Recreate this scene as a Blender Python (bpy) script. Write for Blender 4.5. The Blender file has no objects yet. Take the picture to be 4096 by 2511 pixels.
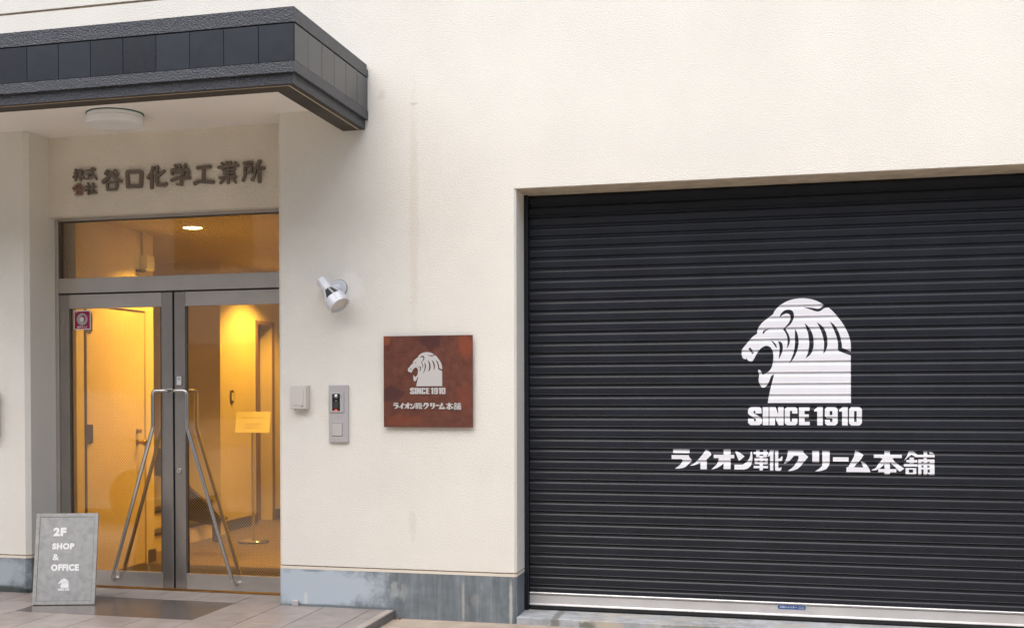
import bpy, bmesh, math, random
from mathutils import Vector, Matrix
from mathutils.geometry import tessellate_polygon
random.seed(7)
S = bpy.context.scene
COL = S.collection

# ------------------------------------------------------------------ camera, sky, sun, exposure
cam_d = bpy.data.cameras.new('camera'); cam = bpy.data.objects.new('camera', cam_d); COL.objects.link(cam)
YAW, PITCH, ROLL = 0.2724, -0.0129, -0.0031
fwd = Vector((-math.sin(YAW)*math.cos(PITCH), math.cos(YAW)*math.cos(PITCH), math.sin(PITCH)))
rt = Vector((math.cos(YAW), math.sin(YAW), 0)); up = rt.cross(fwd)
r2 = math.cos(ROLL)*rt + math.sin(ROLL)*up; u2 = -math.sin(ROLL)*rt + math.cos(ROLL)*up
M = Matrix((r2, u2, -fwd)).transposed().to_4x4(); M.translation = (2.3544, -7.6845, 1.4796)
cam.matrix_world = M
cam_d.sensor_width = 36; cam_d.sensor_fit = 'HORIZONTAL'; cam_d.lens = 4904.25/4096*36
cam_d.shift_x = 324.1/4096; cam_d.shift_y = 378.1/4096
cam_d.clip_start = 0.05; cam_d.clip_end = 500
S.camera = cam

SUN_EL, SUN_AZ = math.radians(60), math.radians(198)      # azimuth measured from +Y towards +X
w = bpy.data.worlds.new('World'); S.world = w; w.use_nodes = True
nt = w.node_tree; bg = nt.nodes['Background']
sky = nt.nodes.new('ShaderNodeTexSky'); sky.sky_type = 'NISHITA'; sky.sun_disc = False
sky.sun_elevation = SUN_EL; sky.sun_rotation = SUN_AZ; sky.dust_density = 3.3; sky.air_density = 1.0; sky.ozone_density = 1.0
hsv = nt.nodes.new('ShaderNodeHueSaturation'); hsv.inputs['Saturation'].default_value = 0.95
nt.links.new(sky.outputs[0], hsv.inputs['Color']); nt.links.new(hsv.outputs[0], bg.inputs['Color'])
bg.inputs['Strength'].default_value = 0.15
sl = bpy.data.lights.new('sun', 'SUN'); sl.energy = 1.5; sl.angle = math.radians(90); sl.color = (1.0, 0.995, 0.975)
so = bpy.data.objects.new('sun', sl); COL.objects.link(so)
sd = Vector((math.sin(SUN_AZ)*math.cos(SUN_EL), math.cos(SUN_AZ)*math.cos(SUN_EL), math.sin(SUN_EL)))
so.rotation_euler = sd.to_track_quat('Z', 'Y').to_euler(); so.location = (4, -8, 12)
S.view_settings.view_transform = 'Standard'; S.view_settings.look = 'None'
S.view_settings.gamma = 1; S.view_settings.use_curve_mapping = False
S.view_settings.exposure = 0.74

# ------------------------------------------------------------------ materials
MATS = {}
def nodes(m): return m.node_tree.nodes, m.node_tree.links
def mat(name, col, rough=0.6, metal=0.0, spec=0.5, var=0.0, vscale=3.0, bump=0.0, bscale=60.0, bdist=0.004, detail=3.0,
        coat=0.0, aniso=None, per_obj=0.0, tint=None, bthresh=False, grain=0.0, streak=0.0):
    """Principled material: colour with soft mottling, optional grain and relief, all in world metres."""
    if name in MATS: return MATS[name]
    m = bpy.data.materials.new(name); m.use_nodes = True; N, L = nodes(m)
    b = N['Principled BSDF']; b.inputs['Roughness'].default_value = rough; b.inputs['Metallic'].default_value = metal
    b.inputs['Specular IOR Level'].default_value = spec; b.inputs['Coat Weight'].default_value = coat
    g = N.new('ShaderNodeNewGeometry'); pos = g.outputs['Position']
    c4 = (*col, 1)
    last = None
    rgb = N.new('ShaderNodeRGB'); rgb.outputs[0].default_value = c4; last = rgb.outputs[0]
    def noise(scale, det, vec=pos, ro=0.55):
        n = N.new('ShaderNodeTexNoise'); n.inputs['Scale'].default_value = scale; n.inputs['Detail'].default_value = det
        n.inputs['Roughness'].default_value = ro; L.new(vec, n.inputs['Vector']); return n.outputs['Fac']
    def mulby(fac_out, lo, hi, a=0.3, c=0.7):
        nonlocal last
        r = N.new('ShaderNodeMapRange'); r.inputs['From Min'].default_value = a; r.inputs['From Max'].default_value = c
        r.inputs['To Min'].default_value = lo; r.inputs['To Max'].default_value = hi; L.new(fac_out, r.inputs['Value'])
        x = N.new('ShaderNodeMix'); x.data_type = 'RGBA'; x.blend_type = 'MULTIPLY'; x.inputs['Factor'].default_value = 1
        L.new(last, x.inputs[6]); L.new(r.outputs[0], x.inputs[7]); last = x.outputs[2]
    if var: mulby(noise(vscale, 5), 1-var, 1+var)
    if grain: mulby(noise(420, 2), 1-grain, 1+grain)
    if streak:      # rain streaks running down the face
        ms = N.new('ShaderNodeMapping'); ms.inputs['Scale'].default_value = (22, 22, 1.6); L.new(pos, ms.inputs['Vector']); mulby(noise(1.0, 5, ms.outputs[0], 0.65), 1-streak, 1+streak)
    if per_obj:
        oi = N.new('ShaderNodeObjectInfo'); mulby(oi.outputs['Random'], 1-per_obj, 1+per_obj, 0, 1)
    if tint:
        fac = noise(tint[2], 5); r = N.new('ShaderNodeMapRange'); r.inputs['From Min'].default_value = tint[3]; r.inputs['From Max'].default_value = tint[4]
        L.new(fac, r.inputs['Value'])
        x = N.new('ShaderNodeMix'); x.data_type = 'RGBA'; L.new(r.outputs[0], x.inputs[0]); L.new(last, x.inputs[6]); x.inputs[7].default_value = (*tint[1], 1); last = x.outputs[2]
    L.new(last, b.inputs['Base Color'])
    if bump:
        vec = pos
        if aniso:
            mp = N.new('ShaderNodeMapping'); mp.inputs['Scale'].default_value = aniso; L.new(pos, mp.inputs['Vector']); vec = mp.outputs[0]
        f = noise(bscale, detail, vec)
        if bthresh:
            r = N.new('ShaderNodeMapRange'); r.interpolation_type = 'SMOOTHSTEP'; r.inputs['From Min'].default_value = 0.38; r.inputs['From Max'].default_value = 0.62
            L.new(f, r.inputs['Value']); f = r.outputs[0]
        bp = N.new('ShaderNodeBump'); bp.inputs['Strength'].default_value = bump; bp.inputs['Distance'].default_value = bdist
        L.new(f, bp.inputs['Height']); L.new(bp.outputs[0], b.inputs['Normal'])
    MATS[name] = m
    m['_col'] = [0, 0]
    return m

def stain_mat(name, col, blobs, nsc=26, namp=2.2, **kw):
    """mat() plus stains of their own place, shape and colour: (centre xz, radii xz, colour, strength)."""
    m = mat(name, col, **kw); N, L = nodes(m); b = N['Principled BSDF']
    src = b.inputs['Base Color'].links[0].from_socket
    g = N.new('ShaderNodeNewGeometry'); sx = N.new('ShaderNodeSeparateXYZ'); L.new(g.outputs['Position'], sx.inputs[0])
    nz = N.new('ShaderNodeTexNoise'); nz.inputs['Scale'].default_value = nsc; nz.inputs['Detail'].default_value = 8; nz.inputs['Roughness'].default_value = 0.7; L.new(g.outputs['Position'], nz.inputs['Vector'])
    def mth(op, a, c=None):
        n = N.new('ShaderNodeMath'); n.operation = op
        for i, v in enumerate((a, c)):
            if v is None: continue
            if isinstance(v, (int, float)): n.inputs[i].default_value = v
            else: L.new(v, n.inputs[i])
        return n.outputs[0]
    for (cx, cz), (rx, rz), cc, st in blobs:
        dx = mth('DIVIDE', mth('SUBTRACT', sx.outputs[0], cx), rx); dz = mth('DIVIDE', mth('SUBTRACT', sx.outputs[2], cz), rz)
        d = mth('SQRT', mth('ADD', mth('MULTIPLY', dx, dx), mth('MULTIPLY', dz, dz)))
        d = mth('ADD', d, mth('MULTIPLY', mth('SUBTRACT', nz.outputs['Fac'], 0.5), namp))
        r = N.new('ShaderNodeMapRange'); r.interpolation_type = 'SMOOTHSTEP'
        r.inputs['From Min'].default_value = 1.15; r.inputs['From Max'].default_value = 0.55; r.inputs['To Max'].default_value = st; L.new(d, r.inputs['Value'])
        x = N.new('ShaderNodeMix'); x.data_type = 'RGBA'; L.new(r.outputs[0], x.inputs[0]); L.new(src, x.inputs[6]); x.inputs[7].default_value = (*cc, 1); src = x.outputs[2]
    L.new(src, b.inputs['Base Color'])
    return m

WALLC = (0.765, 0.738, 0.668)
m_wall = stain_mat('stucco_cream', WALLC,
    [((0.096, 2.65), (0.034, 0.85), (0.62, 0.53, 0.42), 0.26), ((0.096, 3.36), (0.035, 0.010), (0.5, 0.42, 0.33), 0.5),
     ((0.08, 0.62), (0.030, 0.12), (0.55, 0.49, 0.41), 0.22),
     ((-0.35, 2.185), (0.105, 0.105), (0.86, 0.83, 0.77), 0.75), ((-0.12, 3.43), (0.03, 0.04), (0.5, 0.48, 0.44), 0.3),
     ((1.6, 3.0), (1.2, 0.12), (0.73, 0.70, 0.65), 0.15)],
    rough=0.85, spec=0.2, var=0.035, vscale=1.6, bump=0.32, bscale=115, bdist=0.006, detail=1.5, bthresh=True, grain=0.04)
m_wall2 = mat('stucco_smooth', (0.72, 0.66, 0.56), rough=0.85, spec=0.2, var=0.05, vscale=4, bump=0.25, bscale=40, bdist=0.003)
m_recess = mat('stucco_recess', (0.80, 0.73, 0.61), rough=0.85, spec=0.2, var=0.05, vscale=3, bump=0.5, bscale=85, bdist=0.006, bthresh=True, detail=1.5)
m_lintel = mat('lintel_mottled', (0.52, 0.45, 0.35), rough=0.9, spec=0.2, var=0.2, vscale=9, bump=0.4, bscale=70, bdist=0.005)
m_soffit = mat('soffit_paint', (0.85, 0.81, 0.76), rough=0.7, spec=0.3, var=0.03, vscale=2)
m_groove = mat('groove_dirt', (0.34, 0.27, 0.20), rough=0.95, spec=0.1, var=0.25, vscale=30)
m_plinth = stain_mat('plinth_paint', (0.165, 0.19, 0.205),
    [((-0.62, 0.19), (0.60, 0.18), (0.43, 0.49, 0.54), 1.0), ((-0.05, 0.20), (0.026, 0.055), (0.36, 0.37, 0.34), 0.6),
     ((0.02, 0.17), (0.022, 0.07), (0.34, 0.35, 0.33), 0.45), ((-0.62, 0.292), (0.09, 0.010), (0.16, 0.22, 0.27), 0.7),
     ((0.42, 0.12), (0.010, 0.15), (0.45, 0.43, 0.38), 0.55), ((0.50, 0.14), (0.035, 0.05), (0.30, 0.30, 0.28), 0.4), ((-0.67, 0.10), (0.018, 0.05), (0.58, 0.60, 0.58), 0.7),
     ((-0.45, 0.055), (0.55, 0.016), (0.14, 0.17, 0.18), 0.85), ((-3.1, 0.19), (0.35, 0.12), (0.36, 0.41, 0.45), 0.95), ((-2.98, 0.07), (0.22, 0.035), (0.05, 0.06, 0.055), 0.9), ((-2.83, 0.06), (0.05, 0.03), (0.04, 0.05, 0.045), 0.9), ((0.735, 0.12), (0.012, 0.16), (0.5, 0.50, 0.46), 0.7)],
    nsc=9, namp=1.5, streak=0.28, rough=0.6, spec=0.35, var=0.16, vscale=14, bump=0.15, bscale=25, bdist=0.002, grain=0.05)
m_sill = stain_mat('sill_concrete', (0.36, 0.375, 0.39),
    [((1.02, 0.02), (0.03, 0.06), (0.16, 0.15, 0.13), 0.8), ((1.36, 0.02), (0.10, 0.03), (0.48, 0.42, 0.32), 0.8), ((1.22, 0.01), (0.06, 0.03), (0.13, 0.13, 0.10), 0.8), ((2.0, 0.03), (0.3, 0.02), (0.2, 0.19, 0.16), 0.6)],
    rough=0.8, spec=0.3, var=0.28, vscale=11, bump=0.3, bscale=60, bdist=0.003, tint=(0, (0.40, 0.37, 0.31), 7, 0.5, 0.7))
m_black_band = mat('black_roughcast', (0.026, 0.030, 0.040), rough=0.40, spec=0.9, bump=0.7, bscale=95, bdist=0.009, detail=2, bthresh=True, var=0.15, vscale=5)
m_tile_black = mat('canopy_tile_gloss', (0.020, 0.024, 0.032), rough=0.22, spec=0.60, per_obj=0.30, var=0.12, vscale=12, bump=0.05, bscale=300, bdist=0.001)
m_canopy_dark = mat('canopy_underside', (0.055, 0.045, 0.038), rough=0.7, spec=0.3, bump=0.5, bscale=140, bdist=0.004, var=0.2)
m_dripline = mat('drip_line', (0.45, 0.38, 0.27), rough=0.8)
m_slat = mat('shutter_charcoal', (0.010, 0.0125, 0.019), rough=0.36, spec=0.38, var=0.22, vscale=5, per_obj=0.06, bump=0.04, bscale=500, bdist=0.0005)
m_vinyl = mat('white_vinyl', (0.74, 0.75, 0.79), rough=0.38, spec=0.5, var=0.05)
m_alu = mat('bright_aluminium', (0.66, 0.65, 0.64), rough=0.40, metal=0.5, var=0.08, vscale=6, bump=0.03, bscale=300, bdist=0.0005, aniso=(0.02, 1, 1))
m_rubber = mat('black_rubber', (0.02, 0.02, 0.02), rough=0.7)
m_steel = mat('hairline_steel', (0.58, 0.535, 0.49), rough=0.30, metal=0.85, var=0.06, vscale=5, bump=0.04, bscale=260, bdist=0.0004, aniso=(1, 1, 0.02))
m_stile = mat('hairline_steel_upright_dimmed', (0.42, 0.39, 0.36), rough=0.26, metal=0.9, var=0.05, vscale=5, bump=0.05, bscale=260, bdist=0.0004, aniso=(1, 1, 0.02))  # same steel as the rails; the uprights' dimmer reflection is put into the colour
m_steel_d = mat('dark_steel_bead', (0.13, 0.11, 0.09), rough=0.45, metal=0.6)
m_chrome = mat('polished_steel', (0.66, 0.65, 0.63), rough=0.16, metal=1.0)
m_wire = mat('glass_wire', (0.72, 0.62, 0.48), rough=0.5, metal=0.0)
m_white = mat('white_paint', (0.80, 0.80, 0.80), rough=0.45)
m_silver = mat('silver_paint', (0.72, 0.73, 0.76), rough=0.42, metal=0.45, var=0.02)
m_silver_d = mat('silver_shadow_gap', (0.06, 0.06, 0.065), rough=0.5)
m_plate = mat('anodised_plate', (0.50, 0.48, 0.48), rough=0.40, metal=0.30, var=0.02)
m_plate2 = mat('switch_beige', (0.52, 0.49, 0.46), rough=0.45, metal=0.1)
m_outlet = mat('outlet_champagne', (0.60, 0.555, 0.51), rough=0.40, metal=0.15)
m_blackp = mat('black_plastic', (0.015, 0.018, 0.022), rough=0.25, spec=0.5)
m_rust = stain_mat('rusted_steel', (0.128, 0.046, 0.030),
    [((0.22, 1.82), (0.10, 0.07), (0.075, 0.028, 0.026), 0.9), ((-0.05, 1.47), (0.09, 0.06), (0.075, 0.03, 0.028), 0.9), ((0.45, 1.78), (0.06, 0.09), (0.24, 0.06, 0.028), 0.8),
     ((0.02, 1.30), (0.14, 0.04), (0.20, 0.055, 0.03), 0.6), ((0.44, 1.45), (0.05, 0.10), (0.19, 0.05, 0.03), 0.6), ((-0.08, 1.83), (0.03, 0.04), (0.26, 0.08, 0.03), 0.7)],
    rough=0.75, spec=0.25, var=0.22, vscale=22, bump=0.2, bscale=160, bdist=0.001, grain=0.22)
m_brushed = mat('brushed_letter_steel', (0.62, 0.60, 0.58), rough=0.42, metal=0.35)
m_oldletter = mat('aged_bronze_letter', (0.21, 0.17, 0.135), rough=0.35, metal=0.35, var=0.12, vscale=8)
m_oldletter2 = mat('aged_bronze_letter_pale', (0.42, 0.38, 0.33), rough=0.3, metal=0.5)
m_oldletter3 = mat('aged_letter_reddish', (0.30, 0.17, 0.13), rough=0.5, metal=0.2, var=0.2, vscale=30)
m_zinc = mat('galvanised_zinc', (0.37, 0.37, 0.365), rough=0.42, metal=0.35, var=0.15, vscale=24, bump=0.08, bscale=60, bdist=0.001, grain=0.07)
m_zinc2 = mat('galvanised_edge', (0.39, 0.39, 0.375), rough=0.4, metal=0.4, var=0.16, vscale=30, bump=0.3, bscale=70, bdist=0.001)
m_tile = mat('porch_tile', (0.285, 0.245, 0.222), rough=0.42, spec=0.45, var=0.16, vscale=7, per_obj=0.08, bump=0.12, bscale=14, bdist=0.003, aniso=(0.4, 1, 1), grain=0.06, tint=(0, (0.29, 0.26, 0.245), 5, 0.5, 0.75))
m_grout = mat('grout', (0.62, 0.54, 0.46), rough=0.9, var=0.15)
m_nosing = mat('nosing_tile', (0.16, 0.145, 0.135), rough=0.5, var=0.15, vscale=12, per_obj=0.06)
m_mat = mat('wet_dark_slab', (0.10, 0.084, 0.074), rough=0.26, spec=0.5, var=0.14, vscale=5, bump=0.05, bscale=120, bdist=0.001, aniso=(0.1, 1, 1))
m_ground = mat('exposed_aggregate', (0.40, 0.33, 0.26), rough=0.85, var=0.16, vscale=6, bump=0.6, bscale=160, bdist=0.004, grain=0.25)
m_green = mat('green_gasket', (0.02, 0.10, 0.06), rough=0.5)
m_opal = mat('opal_acrylic', (0.86, 0.87, 0.87), rough=0.25)
m_hall = mat('hall_plaster', (0.74, 0.66, 0.52), rough=0.8, spec=0.2, var=0.05, vscale=5, bump=0.25, bscale=60, bdist=0.003)
m_hall_c = mat('hall_ceiling', (0.62, 0.56, 0.46), rough=0.85, spec=0.1, var=0.03, vscale=3)
m_idoor = mat('interior_door_paint', (0.72, 0.62, 0.46), rough=0.5, var=0.05, vscale=4)
m_hfloor = mat('hall_floor', (0.15, 0.105, 0.075), rough=0.55, var=0.14, vscale=9, bump=0.15, bscale=90, bdist=0.002)
m_skirt = mat('dark_skirting', (0.07, 0.05, 0.035), rough=0.5)
m_carpet = mat('entrance_carpet', (0.055, 0.045, 0.040), rough=0.95, spec=0.1, var=0.2, vscale=60)
m_dark = mat('dark_interior_metal', (0.06, 0.045, 0.03), rough=0.45, metal=0.3)
m_hdoor = mat('far_door_brown', (0.20, 0.12, 0.06), rough=0.5)
m_brass = mat('brass', (0.35, 0.25, 0.13), rough=0.3, metal=0.9)
m_red = mat('sticker_crimson', (0.30, 0.008, 0.045), rough=0.35)
m_stick_g = mat('sticker_grey', (0.42, 0.43, 0.44), rough=0.3, metal=0.3)
m_stick_g2 = mat('sticker_grey_light', (0.70, 0.70, 0.68), rough=0.3)
m_blue = mat('label_blue', (0.035, 0.105, 0.30), rough=0.35)
m_ink = mat('dark_ink', (0.05, 0.05, 0.05), rough=0.6)
m_ink2 = mat('faded_ink', (0.45, 0.30, 0.12), rough=0.7)
m_card = mat('notice_card', (0.90, 0.86, 0.66), rough=0.5)
m_leaf = mat('dry_leaf', (0.25, 0.07, 0.03), rough=0.7, var=0.3, vscale=200)
m_opp = mat('opposite_render', (0.58, 0.52, 0.44), rough=0.8, var=0.1)
m_oppw = mat('opposite_glass', (0.04, 0.05, 0.06), rough=0.1)
m_brownb = mat('brown_board', (0.14, 0.07, 0.045), rough=0.6)

def emit(name, col, st):
    m = bpy.data.materials.new(name); m.use_nodes = True; b = m.node_tree.nodes['Principled BSDF']
    b.inputs['Base Color'].default_value = (*col, 1); b.inputs['Emission Color'].default_value = (*col, 1); b.inputs['Emission Strength'].default_value = st; return m
m_lamp = emit('lamp_glow', (1.0, 0.72, 0.30), 14)
m_led = emit('red_led', (1.0, 0.06, 0.01), 4)

m_glass = bpy.data.materials.new('window_glass'); m_glass.use_nodes = True
N, L = nodes(m_glass); N.remove(N['Principled BSDF']); out = N['Material Output']
tr = N.new('ShaderNodeBsdfTransparent'); tr.inputs[0].default_value = (0.97, 0.96, 0.93, 1)
gl = N.new('ShaderNodeBsdfGlossy'); gl.inputs['Roughness'].default_value = 0.0
fr = N.new('ShaderNodeFresnel'); fr.inputs['IOR'].default_value = 1.75
mx = N.new('ShaderNodeMixShader'); L.new(fr.outputs[0], mx.inputs[0]); L.new(tr.outputs[0], mx.inputs[1]); L.new(gl.outputs[0], mx.inputs[2]); L.new(mx.outputs[0], out.inputs[0])

# ------------------------------------------------------------------ object helpers (all geometry given in world metres)
def thing(name, label=None, cat=None, loc=(0, 0, 0), group=None, rot=(0, 0, 0)):
    o = bpy.data.objects.new(name, None); COL.objects.link(o); o.location = loc; o.rotation_euler = rot; o.empty_display_size = 0.1
    if label: o['label'] = label
    if cat: o['category'] = cat
    if group: o['group'] = group
    return o
ORG = {}
def org(o):
    """world origin of an unrotated chain of parents"""
    v = Vector(o.location); p = o.parent
    while p: v += Vector(p.location); p = p.parent
    return v
class MB:
    def __init__(s): s.v = []; s.f = []; s.sm = []
    def add(s, v, f, smooth=False):
        n = len(s.v); s.v += [tuple(x) for x in v]; s.f += [tuple(i+n for i in q) for q in f]; s.sm += [smooth]*len(f); return s
    def box(s, x0, x1, y0, y1, z0, z1, bev=0.0):
        if bev > 0:
            b = bev
            vs = []
            # chamfered box: 24 verts
            for sx, X in ((-1, x0), (1, x1)):
                for sy, Y in ((-1, y0), (1, y1)):
                    for sz, Z in ((-1, z0), (1, z1)):
                        vs += [(X, Y-sy*b, Z-sz*b), (X-sx*b, Y, Z-sz*b), (X-sx*b, Y-sy*b, Z)]
            bm = bmesh.new()
            for q in vs: bm.verts.new(q)
            r = bmesh.ops.convex_hull(bm, input=bm.verts)
            bm.verts.index_update()
            bmesh.ops.recalc_face_normals(bm, faces=bm.faces)
            s.add([v.co[:] for v in bm.verts], [[v.index for v in f.verts] for f in bm.faces]); bm.free(); return s
        v = [(x0, y0, z0), (x1, y0, z0), (x1, y1, z0), (x0, y1, z0), (x0, y0, z1), (x1, y0, z1), (x1, y1, z1), (x0, y1, z1)]
        return s.add(v, [(0, 3, 2, 1), (4, 5, 6, 7), (0, 1, 5, 4), (1, 2, 6, 5), (2, 3, 7, 6), (3, 0, 4, 7)])
    def prism(s, pts, axis, a0, a1):
        """polygon extruded along an axis; pts are the two other coordinates in xyz order"""
        def mk(p, a):
            return {'x': (a, p[0], p[1]), 'y': (p[0], a, p[1]), 'z': (p[0], p[1], a)}[axis]
        n = len(pts); v = [mk(p, a0) for p in pts]+[mk(p, a1) for p in pts]
        f = [tuple(range(n)), tuple(range(2*n-1, n-1, -1))]+[(i, i+n, (i+1) % n+n, (i+1) % n) for i in range(n)]
        return s.add(v, f)
    def tube(s, path, r, n=12, rr=None):
        path = [Vector(p) for p in path]; rings = []; prev = None
        for i, p in enumerate(path):
            d = (path[min(i+1, len(path)-1)]-path[max(i-1, 0)]).normalized()
            if prev is None:
                a = Vector((0, 0, 1)) if abs(d.z) < 0.9 else Vector((1, 0, 0)); u = d.cross(a).normalized()
            else: u = (prev-d*prev.dot(d)).normalized()
            prev = u; w_ = d.cross(u); R = rr[i] if rr else r
            rings.append([p+(u*math.cos(2*math.pi*k/n)+w_*math.sin(2*math.pi*k/n))*R for k in range(n)])
        v = [q for rg in rings for q in rg]; f = []
        for i in range(len(rings)-1):
            for k in range(n): f.append((i*n+k, i*n+(k+1) % n, (i+1)*n+(k+1) % n, (i+1)*n+k))
        f.append(tuple(range(n-1, -1, -1))); f.append(tuple((len(rings)-1)*n+k for k in range(n)))
        return s.add(v, f, True)
    def lathe(s, c, d, prof, n=32):
        """profile (t along axis, radius) turned about axis d through c"""
        c = Vector(c); d = Vector(d).normalized(); a = Vector((0, 0, 1)) if abs(d.z) < 0.9 else Vector((1, 0, 0)); u = d.cross(a).normalized(); w_ = d.cross(u)
        v = []; f = []
        for t, r in prof:
            for k in range(n): v.append(c+d*t+(u*math.cos(2*math.pi*k/n)+w_*math.sin(2*math.pi*k/n))*r)
        for i in range(len(prof)-1):
            for k in range(n): f.append((i*n+k, i*n+(k+1) % n, (i+1)*n+(k+1) % n, (i+1)*n+k))
        f.append(tuple(range(n-1, -1, -1))); f.append(tuple((len(prof)-1)*n+k for k in range(n)))
        return s.add(v, f, True)
    def build(s, name, m, parent=None, kind=None, origin=None, local=False, label=None, autosmooth=35):
        me = bpy.data.meshes.new(name)
        if origin is None:
            xs = list(zip(*s.v)); origin = Vector(((min(xs[0])+max(xs[0]))/2, (min(xs[1])+max(xs[1]))/2, min(xs[2])))
        origin = Vector(origin)
        me.from_pydata([tuple(Vector(q)-origin) for q in s.v], [], s.f)
        me.materials.append(m)
        bm = bmesh.new(); bm.from_mesh(me); bmesh.ops.recalc_face_normals(bm, faces=bm.faces); bm.to_mesh(me); bm.free()
        if any(s.sm):
            me.polygons.foreach_set('use_smooth', s.sm)
            try: me.set_sharp_from_angle(angle=math.radians(autosmooth))
            except Exception: pass
        o = bpy.data.objects.new(name, me); COL.objects.link(o)
        if parent:
            o.parent = parent; o.location = origin if local else origin-org(parent)
        else: o.location = origin
        if kind: o['kind'] = kind
        if label: o['label'] = label
        return o
def tag(o, label, cat, group=None):
    o['label'] = label; o['category'] = cat
    if group: o['group'] = group
    return o

# ---- outline helpers for lettering and emblem
def smooth_loop(pts, sub=4, corner=50):
    n = len(pts); P = [Vector(p) for p in pts]; out_ = []
    def is_c(i):
        a = (P[i]-P[i-1]); b = (P[(i+1) % n]-P[i])
        return a.length < 1e-9 or b.length < 1e-9 or a.angle(b) > math.radians(corner)
    C_ = [is_c(i) for i in range(n)]
    for i in range(n):
        p0, p1, p2, p3 = P[i-1], P[i], P[(i+1) % n], P[(i+2) % n]
        m1 = (p2-p0)/2 if not C_[i] else (p2-p1); m2 = (p3-p1)/2 if not C_[(i+1) % n] else (p2-p1)
        lim = (p2-p1).length*1.2
        if m1.length > lim: m1 = m1.normalized()*lim
        if m2.length > lim: m2 = m2.normalized()*lim
        for k in range(sub):
            t = k/sub; t2 = t*t; t3 = t2*t
            out_.append((2*t3-3*t2+1)*p1+(t3-2*t2+t)*m1+(-2*t3+3*t2)*p2+(t3-t2)*m2)
    return [(q.x, q.y) for q in out_]
def tess(loops):
    L3 = [[Vector((x, y, 0)) for x, y in lp] for lp in loops]
    tris = tessellate_polygon(L3); flat = [q for lp in L3 for q in lp]
    return [(q.x, q.y) for q in flat], [tuple(t) for t in tris]
def solid(mb, loops, y0, y1):
    """loops (outer + holes) in world X,Z -> solid between y0 (front) and y1"""
    v2, tr_ = tess(loops); n = len(v2)
    V = [(x, y0, z) for x, z in v2]+[(x, y1, z) for x, z in v2]
    F = [t for t in tr_]+[tuple(i+n for i in reversed(t)) for t in tr_]
    k = 0
    for lp in loops:
        m_ = len(lp)
        for i in range(m_): a, b = k+i, k+(i+1) % m_; F.append((a, b, b+n, a+n))
        k += m_
    mb.add(V, F)
def stroke(pts, wd, taper=0.85):
    """outline of a brush stroke with blunt, slightly flared ends"""
    P = [Vector(p) for p in pts]; n = len(P); l, r = [], []
    for i, p in enumerate(P):
        d = (P[min(i+1, n-1)]-P[max(i-1, 0)]).normalized(); nn = Vector((-d.y, d.x)); k = wd/2*(1.0 if i in (0, n-1) else taper)
        if i == 0: l.append(p-d*wd*0.15+nn*k*0.75); r.append(p-d*wd*0.15-nn*k*0.75); l.append(p+d*wd*.2+nn*k); r.append(p+d*wd*.2-nn*k)
        elif i == n-1: l.append(p-d*wd*.2+nn*k); r.append(p-d*wd*.2-nn*k); l.append(p+d*wd*0.15+nn*k*0.7); r.append(p+d*wd*0.15-nn*k*0.7)
        else: l.append(p+nn*k); r.append(p-nn*k)
    return [(q.x, q.y) for q in l+r[::-1]]

# ---- artwork outlines (drawn in their own drawing units, y downwards)
LION_OUT = [(525,157),(560,125),(620,88),(690,62),(760,50),(830,48),(900,57),(960,75),(1010,98),(1055,127),(1000,165),(940,155),(815,143),(880,165),(990,198),(1060,163),(1105,155),(1160,205),(1215,270),(1262,335),(1300,400),(1330,470),(1348,545),(1352,640),(1255,600),(1250,545),(1235,480),(1205,400),(1165,345),(1120,308),(1150,370),(1180,440),(1205,520),(1210,580),(1210,618),(1235,640),(1350,685),(1352,1203),(428,1203),(440,1130),(460,1040),(480,960),(502,885),(470,900),(445,960),(420,1005),(390,1030),(365,1030),(340,1000),(325,950),(330,905),(332,880),(320,860),(322,830),(345,840),(358,865),(362,883),(390,880),(440,850),(470,810),(485,760),(492,700),(488,640),(470,600),(445,575),(410,567),(375,578),(340,605),(300,660),(270,715),(248,745),(215,735),(195,715),(190,688),(185,715),(150,705),(140,690),(132,660),(132,615),(150,585),(190,540),(250,470),(300,435),(308,425),(312,390),(335,345),(370,305),(420,265),(485,218),(500,190)]
LION_HOLES = [
 [(558,257),(575,215),(610,182),(650,170),(690,175),(715,200),(722,240),(712,285),(680,335),(625,375),(650,420),(672,470),(677,520),(665,565),(642,600),(650,540),(648,480),(630,430),(600,388),(640,345),(670,305),(685,260),(675,228),(645,212),(610,220),(580,238)],
 [(368,412),(385,395),(415,383),(447,380),(410,400),(375,438)],
 [(215,590),(235,585),(240,600),(255,610),(257,630),(235,638),(222,615),(210,605)],
 [(245,640),(270,633),(268,648),(250,657),(242,652)],
 [(462,508),(490,520),(515,545),(528,575),(527,597),(508,570),(488,540)],
 [(543,518),(575,525),(593,550),(598,590),(590,640),(565,695),(550,715),(557,660),(562,600),(557,555)],
 [(733,382),(755,420),(770,480),(775,540),(765,600),(740,670),(700,735),(668,765),(695,710),(720,640),(733,560),(733,470)],
 [(842,320),(885,365),(915,410),(935,470),(942,540),(935,610),(905,670),(850,713),(870,670),(888,600),(892,530),(880,440),(860,380)],
 [(975,310),(1025,350),(1060,390),(1080,440),(1093,500),(1093,570),(1075,630),(1048,665),(1055,600),(1055,530),(1040,460),(1010,380)]]
LION = [smooth_loop(LION_OUT, 4)]+[smooth_loop(h, 4) for h in LION_HOLES]
LION_BOX = (130, 48, 1352, 1203)
def R_(x0, y0, x1, y1): return [(x0, y0), (x1, y0), (x1, y1), (x0, y1)]
def sm(p): return smooth_loop(p, 3, 38)
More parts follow.
